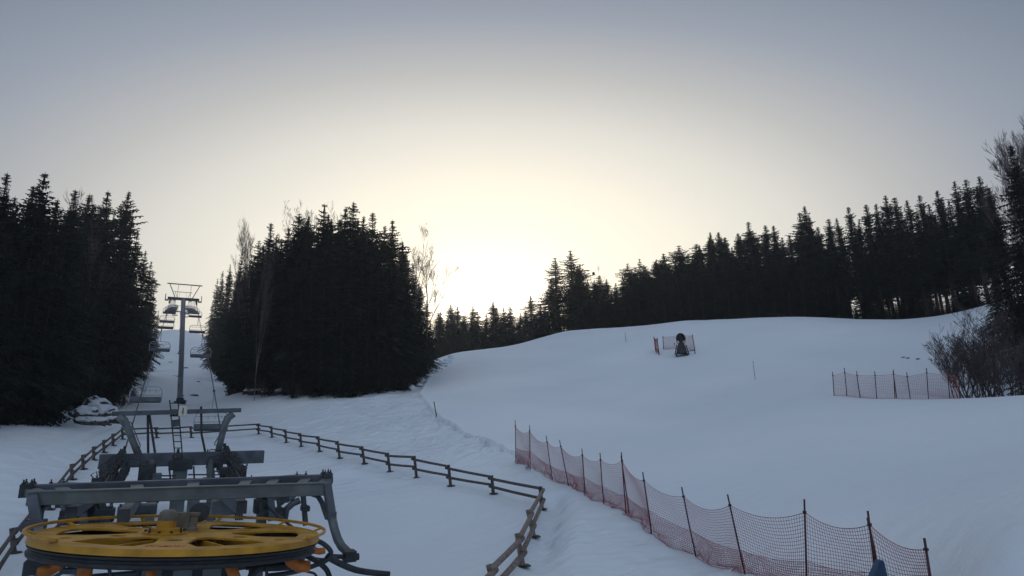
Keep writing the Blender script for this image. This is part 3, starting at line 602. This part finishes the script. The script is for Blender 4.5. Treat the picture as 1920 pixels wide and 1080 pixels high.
def make_chair(label, group):
    root = empty('lift_chair', (0,0,0), label, 'lift chair', group)      # origin at the rope grip
    MB().box((0,0,-.02), (.12,.34,.16)).build('grip', DSTEEL, root, bevel=.02)
    MB().tube([(0,0,-.05),(0,.10,-.5),(0,.28,-1.0),(0,.30,-1.25),(0,.2,-1.38)], .035, 8).build('hanger', MASTM, root, True)
    f = MB(); W2 = .98
    f.tube([(-W2,.10,-2.45),(-W2-.02,.16,-1.75),(-W2+.12,.2,-1.45),(-W2+.3,.2,-1.38),(0,.2,-1.36),(W2-.3,.2,-1.38),(W2-.12,.2,-1.45),(W2+.02,.16,-1.75),(W2,.10,-2.45)], .034, 8)
    f.tube([(-W2,.10,-2.45),(-W2,-.38,-2.5)], .03, 6); f.tube([(W2,.10,-2.45),(W2,-.38,-2.5)], .03, 6)
    f.build('frame', MASTM, root, True)
    MB().tube([(-W2+.06,.12,-1.62),(W2-.06,.12,-1.62)], .022, 6).build('restraint_bar', MASTM, root)
    b = MB(); b.tube([(-W2,.16,-1.98),(W2,.16,-1.98)], .02, 6)
    for x in (-.6,-.2,.2,.6): b.tube([(x,.12,-1.62),(x,.1,-1.8)], .014, 5)
    b.build('footrest_hanger', BSTEEL, root)
    MB().box((0,-.12,-2.48), (1.9,.52,.09), Matrix.Rotation(R(6),3,'X')).build('seat', DSTEEL, root, bevel=.02)
    MB().box((0,.15,-2.27), (1.9,.06,.36), Matrix.Rotation(R(-12),3,'X')).build('backrest', BSTEEL, root, bevel=.02)
    return root
def dup(root, loc, label, group):
    r = root.copy(); col.objects.link(r); r.location = loc; r['label'] = label
    if group: r['group'] = group
    for ch in root.children: c = ch.copy(); col.objects.link(c); c.parent = r
    return r
CH = [(-1,51.5,'empty lift chair nearest on the left rope, above the first support frame'), (1,44.5,'lowest empty lift chair on the right rope, behind the right slanted arm'),
      (-1,78,'empty lift chair on the left rope against the dark left stand'), (1,74,'empty lift chair on the right rope just right of the tall tower'),
      (-1,99,''),(1,96,'')]+[(s_, y_+5*s_, '') for y_ in (112,127,142,158,175,193,212,234,258,284) for s_ in (-1, 1)]
far_lb = 'small distant lift chair silhouetted against the sky around the tall tower'
ch0 = make_chair(CH[0][2], 'empty lift chairs on the rope')
for i, (s, y, lb) in enumerate(CH):
    o = ch0 if i == 0 else dup(ch0, (0,0,0), lb or far_lb, 'empty lift chairs on the rope' if lb else 'distant lift chairs'); o.location = (lx(y)+s*GA, y, ropez(y))
# ------------------------------------------------------------------ lift towers
def sheaves(root, cx, cy, cz_, n, r, slope, nm='sheave_assembly', pitch=.62):
    d = Vector((0, 1, slope)).normalized(); c = Vector((cx, cy, cz_)); L = n*pitch
    m = MB(); m.bar(c-d*L/2, c+d*L/2, .10, .22)
    for q in range(n//2): p = c+d*((q-(n//2-1)/2)*pitch*2); m.bar(p-d*pitch*.6, p+d*pitch*.6, .16, .14); m.bar(p+Vector((0,0,.05)), p+Vector((0,0,.4)), .1, .08)
    so_ = part(m, nm, DSTEEL, root)
    for q in range(n):
        p = c+d*((q-(n-1)/2)*pitch)+Vector((.13 if cx > LX else -.13, 0, .02))
        subpart(MB().lathe(p-Vector((.05,0,0)), [(r*.5,-.02),(r,0),(r*.86,.05),(r,.1),(r*.5,.12)], 14, 'x'), 'sheave_wheel', RUBBER, root, so_)
    return so_
def tower(y, top, scale, label, lean=0.0, sign=False):
    LX = lx(y); zb = H(LX, y); root = empty('lift_tower', (LX, y, zb), label, 'lift tower'); rz = ropez(y); za = rz+.35
    part(MB().tube([(LX+1.0,y,zb-.5),(LX+.45,y,zb+(za-zb)*.55),(LX,y,za)], [.46,.40,.34], 14), 'mast', MASTM, root, smooth=True)
    part(MB().lathe((LX+1.0,y,zb+.05), [(.9,-.3),(.95,.15),(.6,.22),(.58,.7),(.5,.72)], 14), 'base_flange', DSTEEL, root)
    part(MB().bar((LX-GA-.45,y,za),(LX+GA+.45,y,za), .5, .42), 'crossarm', BSTEEL, root, bevel=.02)
    for s in (-1, 1):
        sheaves(root, LX+s*GA, y, rz-.22, 8, .24, .26)
        m = MB(); x = LX+s*(GA+.55)
        m.box((x, y, za-.35), (.55, 3.6, .06), Matrix.Rotation(R(14),3,'X'))
        for yy in (-1.7,0,1.7): m.tube([(x+s*.25,y+yy,za-.35+yy*.25),(x+s*.25,y+yy,za+.7+yy*.25)], .025, 5)
        m.tube([(x+s*.25,y-1.7,za+.7-.42),(x+s*.25,y+1.7,za+.7+.42)], .025, 5)
        part(m, 'catwalk', DSTEEL, root)
        part(MB().bar((LX+s*1.35,y,za+.2),(LX+s*2.35,y,za+2.55), .14,.12), 'frame_arm', BSTEEL, root)
    part(MB().bar((LX-2.75,y,za+2.6),(LX+2.75,y,za+2.6), .16,.16), 'lifting_beam', BSTEEL, root)
    m = MB(); m.tube([(LX-1.0,y,za+.2),(LX-1.0,y,za+2.55)], .03, 5); m.tube([(LX+1.0,y,za+.2),(LX+1.0,y,za+2.55)], .03, 5); part(m, 'tie_rod', BSTEEL, root)
    m = MB()
    for x in (-.22,.22): m.tube([(LX+.85+x,y-.62,zb+2.2),(LX+x,y-.55,za)], .022, 5)
    nr = int((za-zb-2.2)/.4)
    for q in range(nr): z = zb+2.3+q*.4; xo = .85*(za-z)/(za-zb); m.tube([(LX+xo-.22,y-.6,z),(LX+xo+.22,y-.6,z)], .016, 4)
    part(m, 'ladder', STEEL, root)
    return root
tower(120, 29, 1, 'tall grey tubular lift tower standing in the snowy corridor between the stands')
tower(230, 49, 1, 'distant lift tower whose frame shows behind the top of the tall tower')
tower(300, 56, 1, 'farthest lift tower near the top of the corridor')
# ------------------------------------------------------------------ first support frame
Y1 = 32.3; zb = H(LX, Y1)
t1 = empty('support_frame', (LX, Y1, zb), 'grey support frame with slanted arms and number plate behind the yellow wheel', 'support frame')
part(MB().bar(S(186,865,Y1), S(494,856,Y1), .55, .58), 'crossarm', BSTEEL, t1, bevel=.02)
part(MB().bar(S(210,776,Y1), S(452,769,Y1), .22, .20), 'lifting_beam', BSTEEL, t1, bevel=.015)
part(MB().tube([S(222,780,Y1),S(232,788,Y1),S(241,806,Y1),S(252,834,Y1),S(261,856,Y1)], [.16,.17,.15,.14,.15], 8), 'slanted_arm', STEEL, t1, smooth=True)
part(MB().tube([S(438,776,Y1),S(427,784,Y1),S(420,800,Y1),S(413,830,Y1),S(407,856,Y1)], [.16,.17,.15,.14,.15], 8), 'slanted_arm', STEEL, t1, smooth=True)
for a, b in [((277,778),(278,858)), ((280,778),(292,858)), ((377,762),(378,815)), ((378,815),(387,858))]:
    part(MB().tube([S(*a,Y1+.3), S(*b,Y1+.3)], .05, 8), 'upright', DSTEEL, t1)
for pts in ([(241,791),(246,792),(263,835),(262,840),(257,838)], [(424,800),(418,805),(403,830),(402,834),(407,835)]):
    part(MB().tube([S(*p, Y1-.3) for p in pts], .025, 6), 'grab_rail', BSTEEL, t1)
m = MB(); m.tube([S(318,750,Y1+.6),S(321,782,Y1+.6),S(328,855,Y1+.6)], .028, 5); m.tube([S(334,750,Y1+.6),S(336,782,Y1+.6),S(342,855,Y1+.6)], .028, 5)
for q in range(9): y = 756+q*12; m.tube([S(318+(y-750)*.094,y,Y1+.6), S(334+(y-750)*.075,y,Y1+.6)], .022, 5)
part(m, 'ladder', DSTEEL, t1); part(MB().bar(S(328.5,787,Y1+.5), S(329.5,800,Y1+.5), .36, .04, (0,1,0)), 'ladder_plate', BSTEEL, t1)
m = MB(); m.tube([S(319,781,Y1+.4),S(323,777,Y1+.4),S(329,779,Y1+.4),S(335,777,Y1+.4)], .05, 6); part(m, 'hook', DSTEEL, t1)
c = S(343,771,Y1-.25); sg = part(MB().box(c, (.34,.10,.44)), 'number_plate', CREAM, t1, bevel=.02)
cu = bpy.data.curves.new('digit', 'FONT'); cu.body = '1'; cu.size = .40; cu.extrude = .006; cu.align_x = 'CENTER'; cu.align_y = 'CENTER'
tmp = bpy.data.objects.new('digit_tmp', cu); col.objects.link(tmp); dg_ = bpy.context.evaluated_depsgraph_get(); me = bpy.data.meshes.new_from_object(tmp.evaluated_get(dg_)); bpy.data.objects.remove(tmp)
me.materials.clear(); me.materials.append(BLACK); do = bpy.data.objects.new('digit', me); col.objects.link(do); do.parent = sg; do.location = Vector((c.x-LX, c.y-Y1-.06, c.z-zb)); do.rotation_euler = (R(90), 0, 0)
# columns of the frame
cz1 = S(339,866,Y1).z
part(MB().bar((S(339,870,Y1).x,Y1,H(LX,Y1)-.4),(S(339,870,Y1).x,Y1,cz1-.25), .58, .5), 'main_column', STEEL, t1, bevel=.03)
part(MB().box(S(339,872,Y1-.35), (.95,.12,.42)), 'flange_plate', DSTEEL, t1, bevel=.02)
for px in (285, 394):
    a = S(px,866,Y1-.25); b = S(px+(-2 if px < 300 else 4),950,Y1-2.0); part(MB().tube([a, b, Vector((b.x,b.y,H(b.x,b.y)-.3))], .17, 12), 'round_column', STEEL, t1, smooth=True)
part(MB().box(S(274,900,Y1-1.0), (.62,.5,1.35)), 'drive_cabinet', DSTEEL, t1, bevel=.04)
part(MB().box(S(292,915,Y1-1.6), (.35,.5,1.2)), 'drive_cabinet', BSTEEL, t1, bevel=.04)
m = MB()
for x0, x1, ys in [(297,330,(892,898)), (352,388,(890,898))]:
    for y in ys: part(MB().tube([S(x0,y,Y1-1), S(x1,y,Y1-1)], .035, 6), 'service_rail', DSTEEL, t1)
for a, b in [((317,874),(321,912)), ((363,874),(365,912)), ((300,912),(331,903)), ((352,898),(386,908)), ((322,912),(330,910))]: part(MB().tube([S(*a,Y1-1), S(*b,Y1-1)], .04, 6), 'rail_upright', DSTEEL, t1)
m = MB()
for q in range(13): m.bar(S(399,884+q*6.2,Y1-1.2-q*.12), S(425+q*.6,884+q*6.2,Y1-1.2-q*.12), .22, .04)
m.bar(S(399,880,Y1-1.1), S(404,960,Y1-2.7), .06, .16); m.bar(S(425,880,Y1-1.1), S(434,960,Y1-2.7), .06, .16); part(m, 'access_steps', BSTEEL, t1)
part(MB().box(S(407,872,Y1-1.0), (.34,.3,.24)), 'winch_box', BLACK, t1, bevel=.03)
m = MB(); m.tube([S(392,846,Y1-.2),S(395,843,Y1-.2),S(419,843,Y1-.2),S(425,849,Y1-.2)], .03, 6); m.tube([S(388,852,Y1-.2),S(390,842,Y1-.2)], .035, 6); part(m, 'hand_rail', BSTEEL, t1)
m = MB(); m.lathe(S(333,856,Y1-.3), [(.22,-.05),(.16,.1),(.07,.14),(.05,.34)], 8); m.tube([S(326,851,Y1-.3),S(340,851,Y1-.3)], .03, 5); part(m, 'beacon', DSTEEL, t1)
rnd = random.Random(8)
for s, px0 in ((-1, 249), (1, 438)):
    for part_i, (yc, n_) in enumerate([(31.2, 6), (27.4, 6)]):
        sheaves(t1, LX+s*GA, yc, ropez(yc)-(.1 if part_i == 0 else .25), n_, .25, .12 if part_i == 0 else .03)
    for q in range(15):                  # brackets and hoses round the rollers
        y = 26.0+q*.38; z = ropez(y)-.2; x = LX+s*(GA+.25+rnd.uniform(-.1, .15)); h_ = rnd.uniform(.15,.4)
        m = MB(); m.box((x, y, z), (rnd.uniform(.15,.3), .2, h_)); m.tube([(x, y, z), (x+s*.18, y+.1, z+.2), (x+s*.04, y+.3, z+.3), (x-s*.05, y+.1, z)], .02, 5); part(m, 'roller_bracket', DSTEEL, t1)
        x = LX+s*(GA-.25); part(MB().box((x, y, z-.25+rnd.uniform(-.2, .2)), (rnd.uniform(.1,.25), .2, rnd.uniform(.15,.45))), 'roller_bracket', DSTEEL, t1)
    part(MB().tube([(LX+s*(GA-.35), 29.5, 4.1), (LX+s*(GA-.75), 29.4, 4.05), (LX+s*(GA-.85), 29.3, 3.6)], .03, 6), 'hose', DSTEEL, t1)
    part(MB().bar((LX+s*GA,27,3.1),(LX+s*GA,33,3.35), .5, .16), 'roller_beam', BSTEEL, t1, bevel=.02)
# ------------------------------------------------------------------ lower lift station with bull wheel
WC = S(348, 1007, 12.6); zw = WC.z; GX = WC.x
st = empty('lift_station', (GX, 13.2, H(GX, 13.2)), 'lower chairlift station of grey steel beams with big yellow horizontal wheel', 'lift station')
YF = 14.3; YB = 15.0; YS = 18.2
part(MB().bar(S(52,934,YF), S(612,917,YF), .22, .255), 'front_beam', STEEL, st, bevel=.012)
part(MB().bar(S(50,922,YF-.02), S(606,905,YF-.02), .26, .018), 'beam_lip', STEEL, st)
part(MB().bar(S(46,919,YB), S(621,897,YB), .22, .19), 'rear_beam', BSTEEL, st, bevel=.012)
for px, py in ((52,919),(612,897)):
    m = MB(); c = S(px,py,YB-.05); m.box(c, (.20,.4,.24))
    for q in (-.06,.06):
        for r_ in (-.12, .12): m.lathe(c+Vector((q,r_,.10)), [(.03,0),(.03,.05),(.015,.05),(.015,.1)], 6)
    part(m, 'bolted_joint', DSTEEL, st)
for a, b in (((107,911),(197,913)), ((462,903),(565,895))):
    part(MB().bar(S(*a,YS), S(*b,YS), .22, .16), 'cross_beam', BSTEEL, st, bevel=.01)
    for p in (a, b):
        m = MB(); c = S(p[0], p[1]-3, YS)
        for q in (-.12, .12): m.lathe(c+Vector((q,0,0)), [(.035,-.04),(.035,.06),(.015,.06),(.015,.12)], 6)
        m.box(c+Vector((0,0,-.05)), (.34,.36,.14)); part(m, 'bolted_joint', DSTEEL, st)
# slots: spacer plates between front and rear beams
m = MB()
for f in (.02,.1,.32,.5,.68,.78,.9,.985):
    a = S(52,930,YF).lerp(S(612,913,YF), f); b = S(46,919,YB).lerp(S(621,897,YB), f); part(MB().bar(a+Vector((0,.1,.02)), b-Vector((0,.1,.02)), .22, .12), 'spacer_plate', STEEL, st)
# end posts
part(MB().bar(S(61,930,YF-.05), S(71,992,YF-.3), .2, .17, (1,0,0)), 'end_post', BSTEEL, st, bevel=.015)
part(MB().box(S(64,985,YF-.3), (.34,.3,.17)), 'post_sleeve', BSTEEL, st, bevel=.015)
part(MB().bar(S(72,990,YF-.4), S(77,1050,YF-.9), .13, .15, (1,0,0)), 'lower_post', STEEL, st, bevel=.01)
m = MB(); m.box(S(70,1062,13.1), (.34,.3,.22)); m.tube([S(45,1062,13.1), S(60,1062,13.1)], .05, 8); m.bar(S(60,1050,13.2), S(84,1042,13.2), .2, .12); part(m, 'foot_clamp', DSTEEL, st, bevel=.01)
part(MB().bar(S(613,908,YF-.05), S(622,968,YF-.3), .16, .17, (1,0,0)), 'end_post', BSTEEL, st, bevel=.015)
part(MB().box(S(620,966,YF-.3), (.20,.26,.17)), 'post_sleeve', BSTEEL, st, bevel=.015)
part(MB().tube([S(622,970,YF-.35),S(627,992,YF-.5),S(633,1011,YF-.65),S(641,1025,YF-.8),S(652,1035,YF-.9),S(660,1042,YF-.95)], [.095,.09,.09,.09,.085,.09], 10), 'lower_post', STEEL, st, smooth=True)
m = MB(); m.box(S(655,1042,13.2), (.22,.3,.20)); m.tube([S(618,1043,13.2), S(672,1045,13.2)], .045, 8); m.lathe(S(668,1044,13.2), [(.03,-.05),(.07,-.05),(.07,.05),(.03,.05)], 8, 'x'); part(m, 'foot_clamp', DSTEEL, st)
part(MB().tube([S(582,925,YF+.1),S(596,930,YF+.1),S(604,943,YF+.1),S(609,958,YF),S(614,972,YF-.1)], .055, 8), 'curved_brace', BSTEEL, st, smooth=True)
part(MB().tube([S(92,945,YF+.1),S(80,950,YF+.1),S(76,965,YF),S(74,982,YF-.1)], .05, 8), 'curved_brace', BSTEEL, st, smooth=True)
# hanging posts and brackets under the short beams
for a, b, r_ in [((113,930),(134,980),.14),((122,932),(128,955),.08),((150,915),(158,985),.15),((172,930),(196,985),.09),((182,915),(203,985),.13),((210,935),(206,975),.06),
                 ((483,905),(492,975),.10),((504,905),(510,975),.16),((520,920),(526,970),.08),((566,898),(573,985),.11)]:
    part(MB().bar(S(*a,YS-.1), S(*b,YS-.5), r_*1.25, r_*1.1, (1,0,0)), 'hanging_post', DSTEEL if r_ < .14 else BSTEEL, st, bevel=.01)
for pts, r_ in [([(533,975),(537,955),(549,944),(562,938)],.09), ([(525,945),(535,938),(548,934),(556,925)],.06), ([(160,975),(185,960),(200,952)],.04), ([(128,946),(140,942),(152,946)],.05), ([(196,955),(212,948)],.04)]:
    part(MB().tube([S(*p,YS-.3) for p in pts], r_, 8), 'curved_bracket', BSTEEL, st, smooth=True)
for (px, py, sx, sz, Y) in [(120,944,.30,.16,YS),(137,968,.5,.32,YS-.3),(196,966,.4,.3,YS-.3),(492,948,.42,.35,YS-.2),(508,962,.6,.25,YS-.3),(572,953,.2,.14,YS-.3),(125,975,.3,.2,YS-.4)]:
    part(MB().box(S(px,py,Y), (sx,.35,sz)), 'bracket_block', DSTEEL, st, bevel=.015)
# middle machinery seen under the beams
part(MB().box(S(258,956,YS+2), (.92,.5,.30)), 'hydraulic_box', BSTEEL, st, bevel=.04)
part(MB().tube([S(226,945,YS+1.7),S(229,962,YS+1.7),S(236,966,YS+1.7),S(284,965,YS+1.7)], .03, 6), 'pipe', DSTEEL, st)
part(MB().box(S(418,950,YS+1.5), (.62,.6,.42)), 'control_cabinet', STEEL, st, bevel=.03)
for px, w_ in ((366,.32),(397,.20)):
    a = S(px,905,YS+3); part(MB().bar((a.x,a.y,H(a.x,a.y)-.3),a, w_,w_,(0,1,0)), 'inner_column', STEEL, st, bevel=.02)
m = MB()
for q in range(4): m.bar(S(374,944+q*9,YS+2.6), S(394,944+q*9,YS+2.6), .12,.05)
part(m, 'step_rungs', BSTEEL, st)
m = MB()
for q in range(4): m.tube([S(438+q*4,925,YS+.8), S(442+q*4,975,YS+.4)], .025, 5)
part(m, 'cable_bundle', DSTEEL, st)
part(MB().box(S(453,944,YS+.8), (.14,.3,.34)), 'junction_box', BSTEEL, st, bevel=.02)
for s in (-1, 1):                        # long side rails tying the station to the support frame
    part(MB().bar((GX+s*1.05, YF+.2, S(300,950,YF).z-.15), (GX+s*1.05, Y1-1.5, 3.0), .2,.26), 'side_rail', BSTEEL, st, bevel=.01)
# main column below the wheel
zc = zw-.30
part(MB().box((GX+.03, 13.1, (zc+H(GX,13.1)-.5)/2), (1.42,1.3,zc-H(GX,13.1)+.5)), 'main_column', DSTEEL, st, bevel=.04)
m = MB()
for x in (-.45,0,.45): m.box((GX+x, 12.43, zc-.2), (.3,.05,.5))
part(m, 'inspection_panels', STEEL, st, bevel=.01)
# bull wheel
RW = 2.18
wheel = empty('bullwheel', (0,0,0)); wheel.parent = st; wheel.location = WC-st.location; wheel.rotation_euler = (R(-1.9), R(5.0), 0)
def plate(outer, holes, th, name, mt, par, z=0, bevel=.01):
    cu = bpy.data.curves.new(name, 'CURVE'); cu.dimensions = '2D'; cu.fill_mode = 'BOTH'; cu.extrude = th/2; cu.bevel_depth = bevel
    for pts in [outer]+holes:
        sp = cu.splines.new('POLY'); sp.points.add(len(pts)-1); sp.use_cyclic_u = True
        for i, (x, y) in enumerate(pts): sp.points[i].co = (x, y, 0, 1)
    tmp = bpy.data.objects.new('tmp', cu); col.objects.link(tmp); me = bpy.data.meshes.new_from_object(tmp.evaluated_get(bpy.context.evaluated_depsgraph_get())); bpy.data.objects.remove(tmp)
    me.materials.clear(); me.materials.append(mt); me.name = name; o = bpy.data.objects.new(name, me); col.objects.link(o); o.parent = par; o.location.z = z; return o
circ = lambda cx, cy, r, k=24: [(cx+r*math.cos(2*math.pi*i/k), cy+r*math.sin(2*math.pi*i/k)) for i in range(k)]
holes = []; W0 = R(50)
for i in range(6):
    a = W0+i*R(60); r0_, r1_ = .74, 1.86; h0, h1 = R(9), R(20)
    pts = [(r0_*math.cos(a-h0), r0_*math.sin(a-h0)), ]
    pts = [(r0_*math.cos(a+t), r0_*math.sin(a+t)) for t in np.linspace(-h0, h0, 4)] + [(1.42*math.cos(a+R(21)), 1.42*math.sin(a+R(21)))] + [(r1_*math.cos(a+t), r1_*math.sin(a+t)) for t in np.linspace(R(17), -R(17), 9)] + [(1.42*math.cos(a-R(21)), 1.42*math.sin(a-R(21)))]
    holes.append(pts); b = a+R(30)
    holes.append(circ(1.78*math.cos(b), 1.78*math.sin(b), .09)); holes.append(circ(1.05*math.cos(b), 1.05*math.sin(b), .12))
disc = plate(circ(0, 0, RW, 96), holes, .03, 'wheel_disc', YELLOW, wheel, .05, .004)
m = MB()                                # rim and web stiffeners
k = 96; prof = [(RW-.03,.075),(RW+.035,.075),(RW+.045,-.02),(RW-.03,-.025),(RW-.03,.075)]
vs = []; 
for j in range(k):
    a = 2*math.pi*j/k; vs += [(r*math.cos(a), r*math.sin(a), z) for r, z in prof[:4]]
m.add(vs, [(j*4+q, ((j+1)%k)*4+q, ((j+1)%k)*4+(q+1)%4, j*4+(q+1)%4) for j in range(k) for q in range(4)])
m.build('wheel_rim', YELLOW, wheel, True).data.polygons.foreach_set('use_smooth', [False]*(k*4))
m = MB()
for i in range(6):
    a = W0+i*R(60)
    for t in (0,):
        m.bar((.5*math.cos(a+t), .5*math.sin(a+t), -.07), ((RW-.14)*math.cos(a+t*.95), (RW-.14)*math.sin(a+t*.95), -.07), .03, .18)
m.build('web_stiffeners', YELLOW, wheel)
MB().lathe((0,0,-.19), [(RW-.13,0),(RW-.13,.02)], 64).build('dark_backing_disc', DSTEEL, wheel)  # dark plate added under the holes so they look dark inside
m = MB(); vs = []; prof = [(RW-.10,-.045),(RW+.03,-.045),(RW+.02,-.07),(RW-.05,-.10),(RW-.05,-.13),(RW+.02,-.16),(RW+.01,-.20),(RW-.10,-.20)]; q_ = len(prof)
for j in range(k):
    a = 2*math.pi*j/k; vs += [(r*math.cos(a), r*math.sin(a), z) for r, z in prof]
m.add(vs, [(j*q_+q, ((j+1)%k)*q_+q, ((j+1)%k)*q_+(q+1)%q_, j*q_+(q+1)%q_) for j in range(k) for q in range(q_)]); m.build('tyre', RUBBER, wheel, True)
m = MB(); m.tube([(2.29*math.cos(a)+.02, 2.26*math.sin(a)+.02, .14+.02*math.sin(a)) for a in np.linspace(R(-40), R(222), 72)], .028, 8); m.build('guard_ring', YELLOW, wheel, True)
for i in range(8):
    a = R(-35)+i*R(36); MB().bar((2.12*math.cos(a), 2.12*math.sin(a), .06), (2.29*math.cos(a), 2.26*math.sin(a)+.02, .13), .06, .03).build('guard_clip', YELLOW, wheel)
MB().lathe((-.33,-.1,.06), [(.34,0),(.34,.04),(.22,.05),(.22,.10),(.15,.11),(.145,.24)], 28).build('hub_neck', YELLOW, wheel)
MB().lathe((-.33,-.1,.0), [(.13,.20),(.145,.21),(.147,.35),(.13,.41),(.09,.445),(.03,.455)], 24).build('hub_cap', GREYCAP, wheel, True)
m = MB()
for i in range(10): a = i*R(36); m.lathe((-.33+.29*math.cos(a), -.1+.29*math.sin(a), .10), [(.022,0),(.022,.035)], 6)
m.build('hub_bolts', DSTEEL, wheel)
m = MB(); m.lathe((.07,.30,.02), [(.12,0),(.12,.10),(.09,.12),(.09,.30),(.11,.31),(.11,.36)], 16); m.box((-.10,.30,.25), (.24,.18,.26)); m.build('gear_motor', GREYCAP, wheel)
m = MB(); m.lathe((.17,.55,.36), [(.05,-.05),(.17,-.04),(.17,.04),(.10,.05),(.06,.09)], 20, 'y'); m.build('brake_disc', DSTEEL, wheel)
# red decal with worn strokes on the disc
m = MB(); a0 = R(-98)
for q in range(8):
    a = R(-107)+q*R(2.1); r_ = 1.80; m.bar(((r_-.07)*math.cos(a), (r_-.07)*math.sin(a), .073), ((r_+.07)*math.cos(a+R(.5*(q % 3-1))), (r_+.07)*math.sin(a), .073), .03 if q % 3 else .05, .006)
m.build('decal', PINK, wheel)
# rope catcher brackets under the wheel
for i, (pts, w_) in enumerate([([(112,1050),(108,1062),(95,1070),(70,1074)],.13), ([(158,1052),(160,1066),(156,1095)],.17), ([(283,1060),(283,1100)],.12), ([(430,1056),(436,1070),(446,1100)],.15),
        ([(538,1036),(545,1052),(560,1062),(580,1062)],.16), ([(572,1022),(584,1032),(600,1034),(609,1032)],.09)]):
    part(MB().tube([S(*p, 12.0-.1*(i % 2)) for p in pts], [w_*.62]*len(pts), 10), 'rope_guard', ORANGE, st, smooth=True)
# braces and hoses below
for a, b, w_, Y in [((52,1092),(128,1054),.10,12.4),((70,1100),(140,1060),.06,12.9),((112,1070),(152,1072),.09,12.6),((203,1060),(212,1100),.05,12.8)]:
    part(MB().bar(S(*a,Y), S(*b,Y), w_, w_), 'brace', BSTEEL, st, bevel=.008)
hz = [([(548,1022),(575,1013),(600,1016),(618,1030),(620,1042),(610,1052),(580,1064),(545,1074),(500,1080)],.045,12.9), ([(560,1036),(590,1050),(612,1068),(620,1090)],.05,13.2),
      ([(612,1042),(632,1054),(665,1068),(700,1074),(730,1077)],.06,13.0), ([(470,1090),(476,1072),(492,1064),(520,1063),(548,1061)],.075,12.6), ([(575,1072),(590,1076),(598,1090)],.022,12.4), ([(556,1030),(580,1045),(606,1050),(622,1042)],.04,13.4)]
for pts, r_, Y in hz:
    P3 = [S(*p, Y) for p in pts]; fine = []
    for i in range(len(P3)-1):
        p0, p1, p2, p3 = P3[max(i-1,0)], P3[i], P3[i+1], P3[min(i+2,len(P3)-1)]
        for t in (0,.25,.5,.75): fine.append(.5*((2*p1)+(p2-p0)*t+(2*p0-5*p1+4*p2-p3)*t*t+(3*p1-p0-3*p2+p3)*t**3))
    fine.append(P3[-1]); part(MB().tube(fine, r_, 8), 'hose', DSTEEL, st, smooth=True)
m = MB(); m.tube([S(468,1066,12.3), S(470,1095,12.3)], .02, 6); m.tube([S(461,1065,12.3), S(474,1065,12.3)], .035, 6); part(m, 'valve_handle', BLACK, st)
part(MB().tube([S(500,1050+12,12.5), S(500,1100,12.5)], .03, 6), 'pipe', DSTEEL, st)
for s in (-1, 1):                        # outer legs carrying the beams
    x = GX+s*1.9
    part(MB().bar((x, YS, H(x, YS)-.4), (x, YS, S(150,930,YS).z-.05), .24,.24,(0,1,0)), 'station_leg', BSTEEL, st, bevel=.02)
    part(MB().bar((x, YF+.2, S(330,940,YF).z-.1), (x, YS, S(150,930,YS).z-.1), .18,.2), 'side_beam', BSTEEL, st, bevel=.01)
    part(MB().bar((GX+s*.6, 13.1, zc-.35), (GX+s*2.1, 13.1, zc-.3), .16,.18), 'support_arm', BSTEEL, st, bevel=.01)
# ------------------------------------------------------------------ thin evening haze
mh = bpy.data.materials.new('haze'); mh.use_nodes = True; t = mh.node_tree; t.nodes.clear()
ho = t.nodes.new('ShaderNodeOutputMaterial'); hv = t.nodes.new('ShaderNodeVolumePrincipled'); hv.inputs['Density'].default_value = .0006
hv.inputs['Anisotropy'].default_value = .6; hv.inputs['Color'].default_value = (.85, .9, .95, 1); t.links.new(hv.outputs[0], ho.inputs['Volume'])
hb = MB().box((0, 0, 30), (3200, 3200, 84)); hz_o = hb.build('haze', mh); tag(hz_o, kind='stuff')
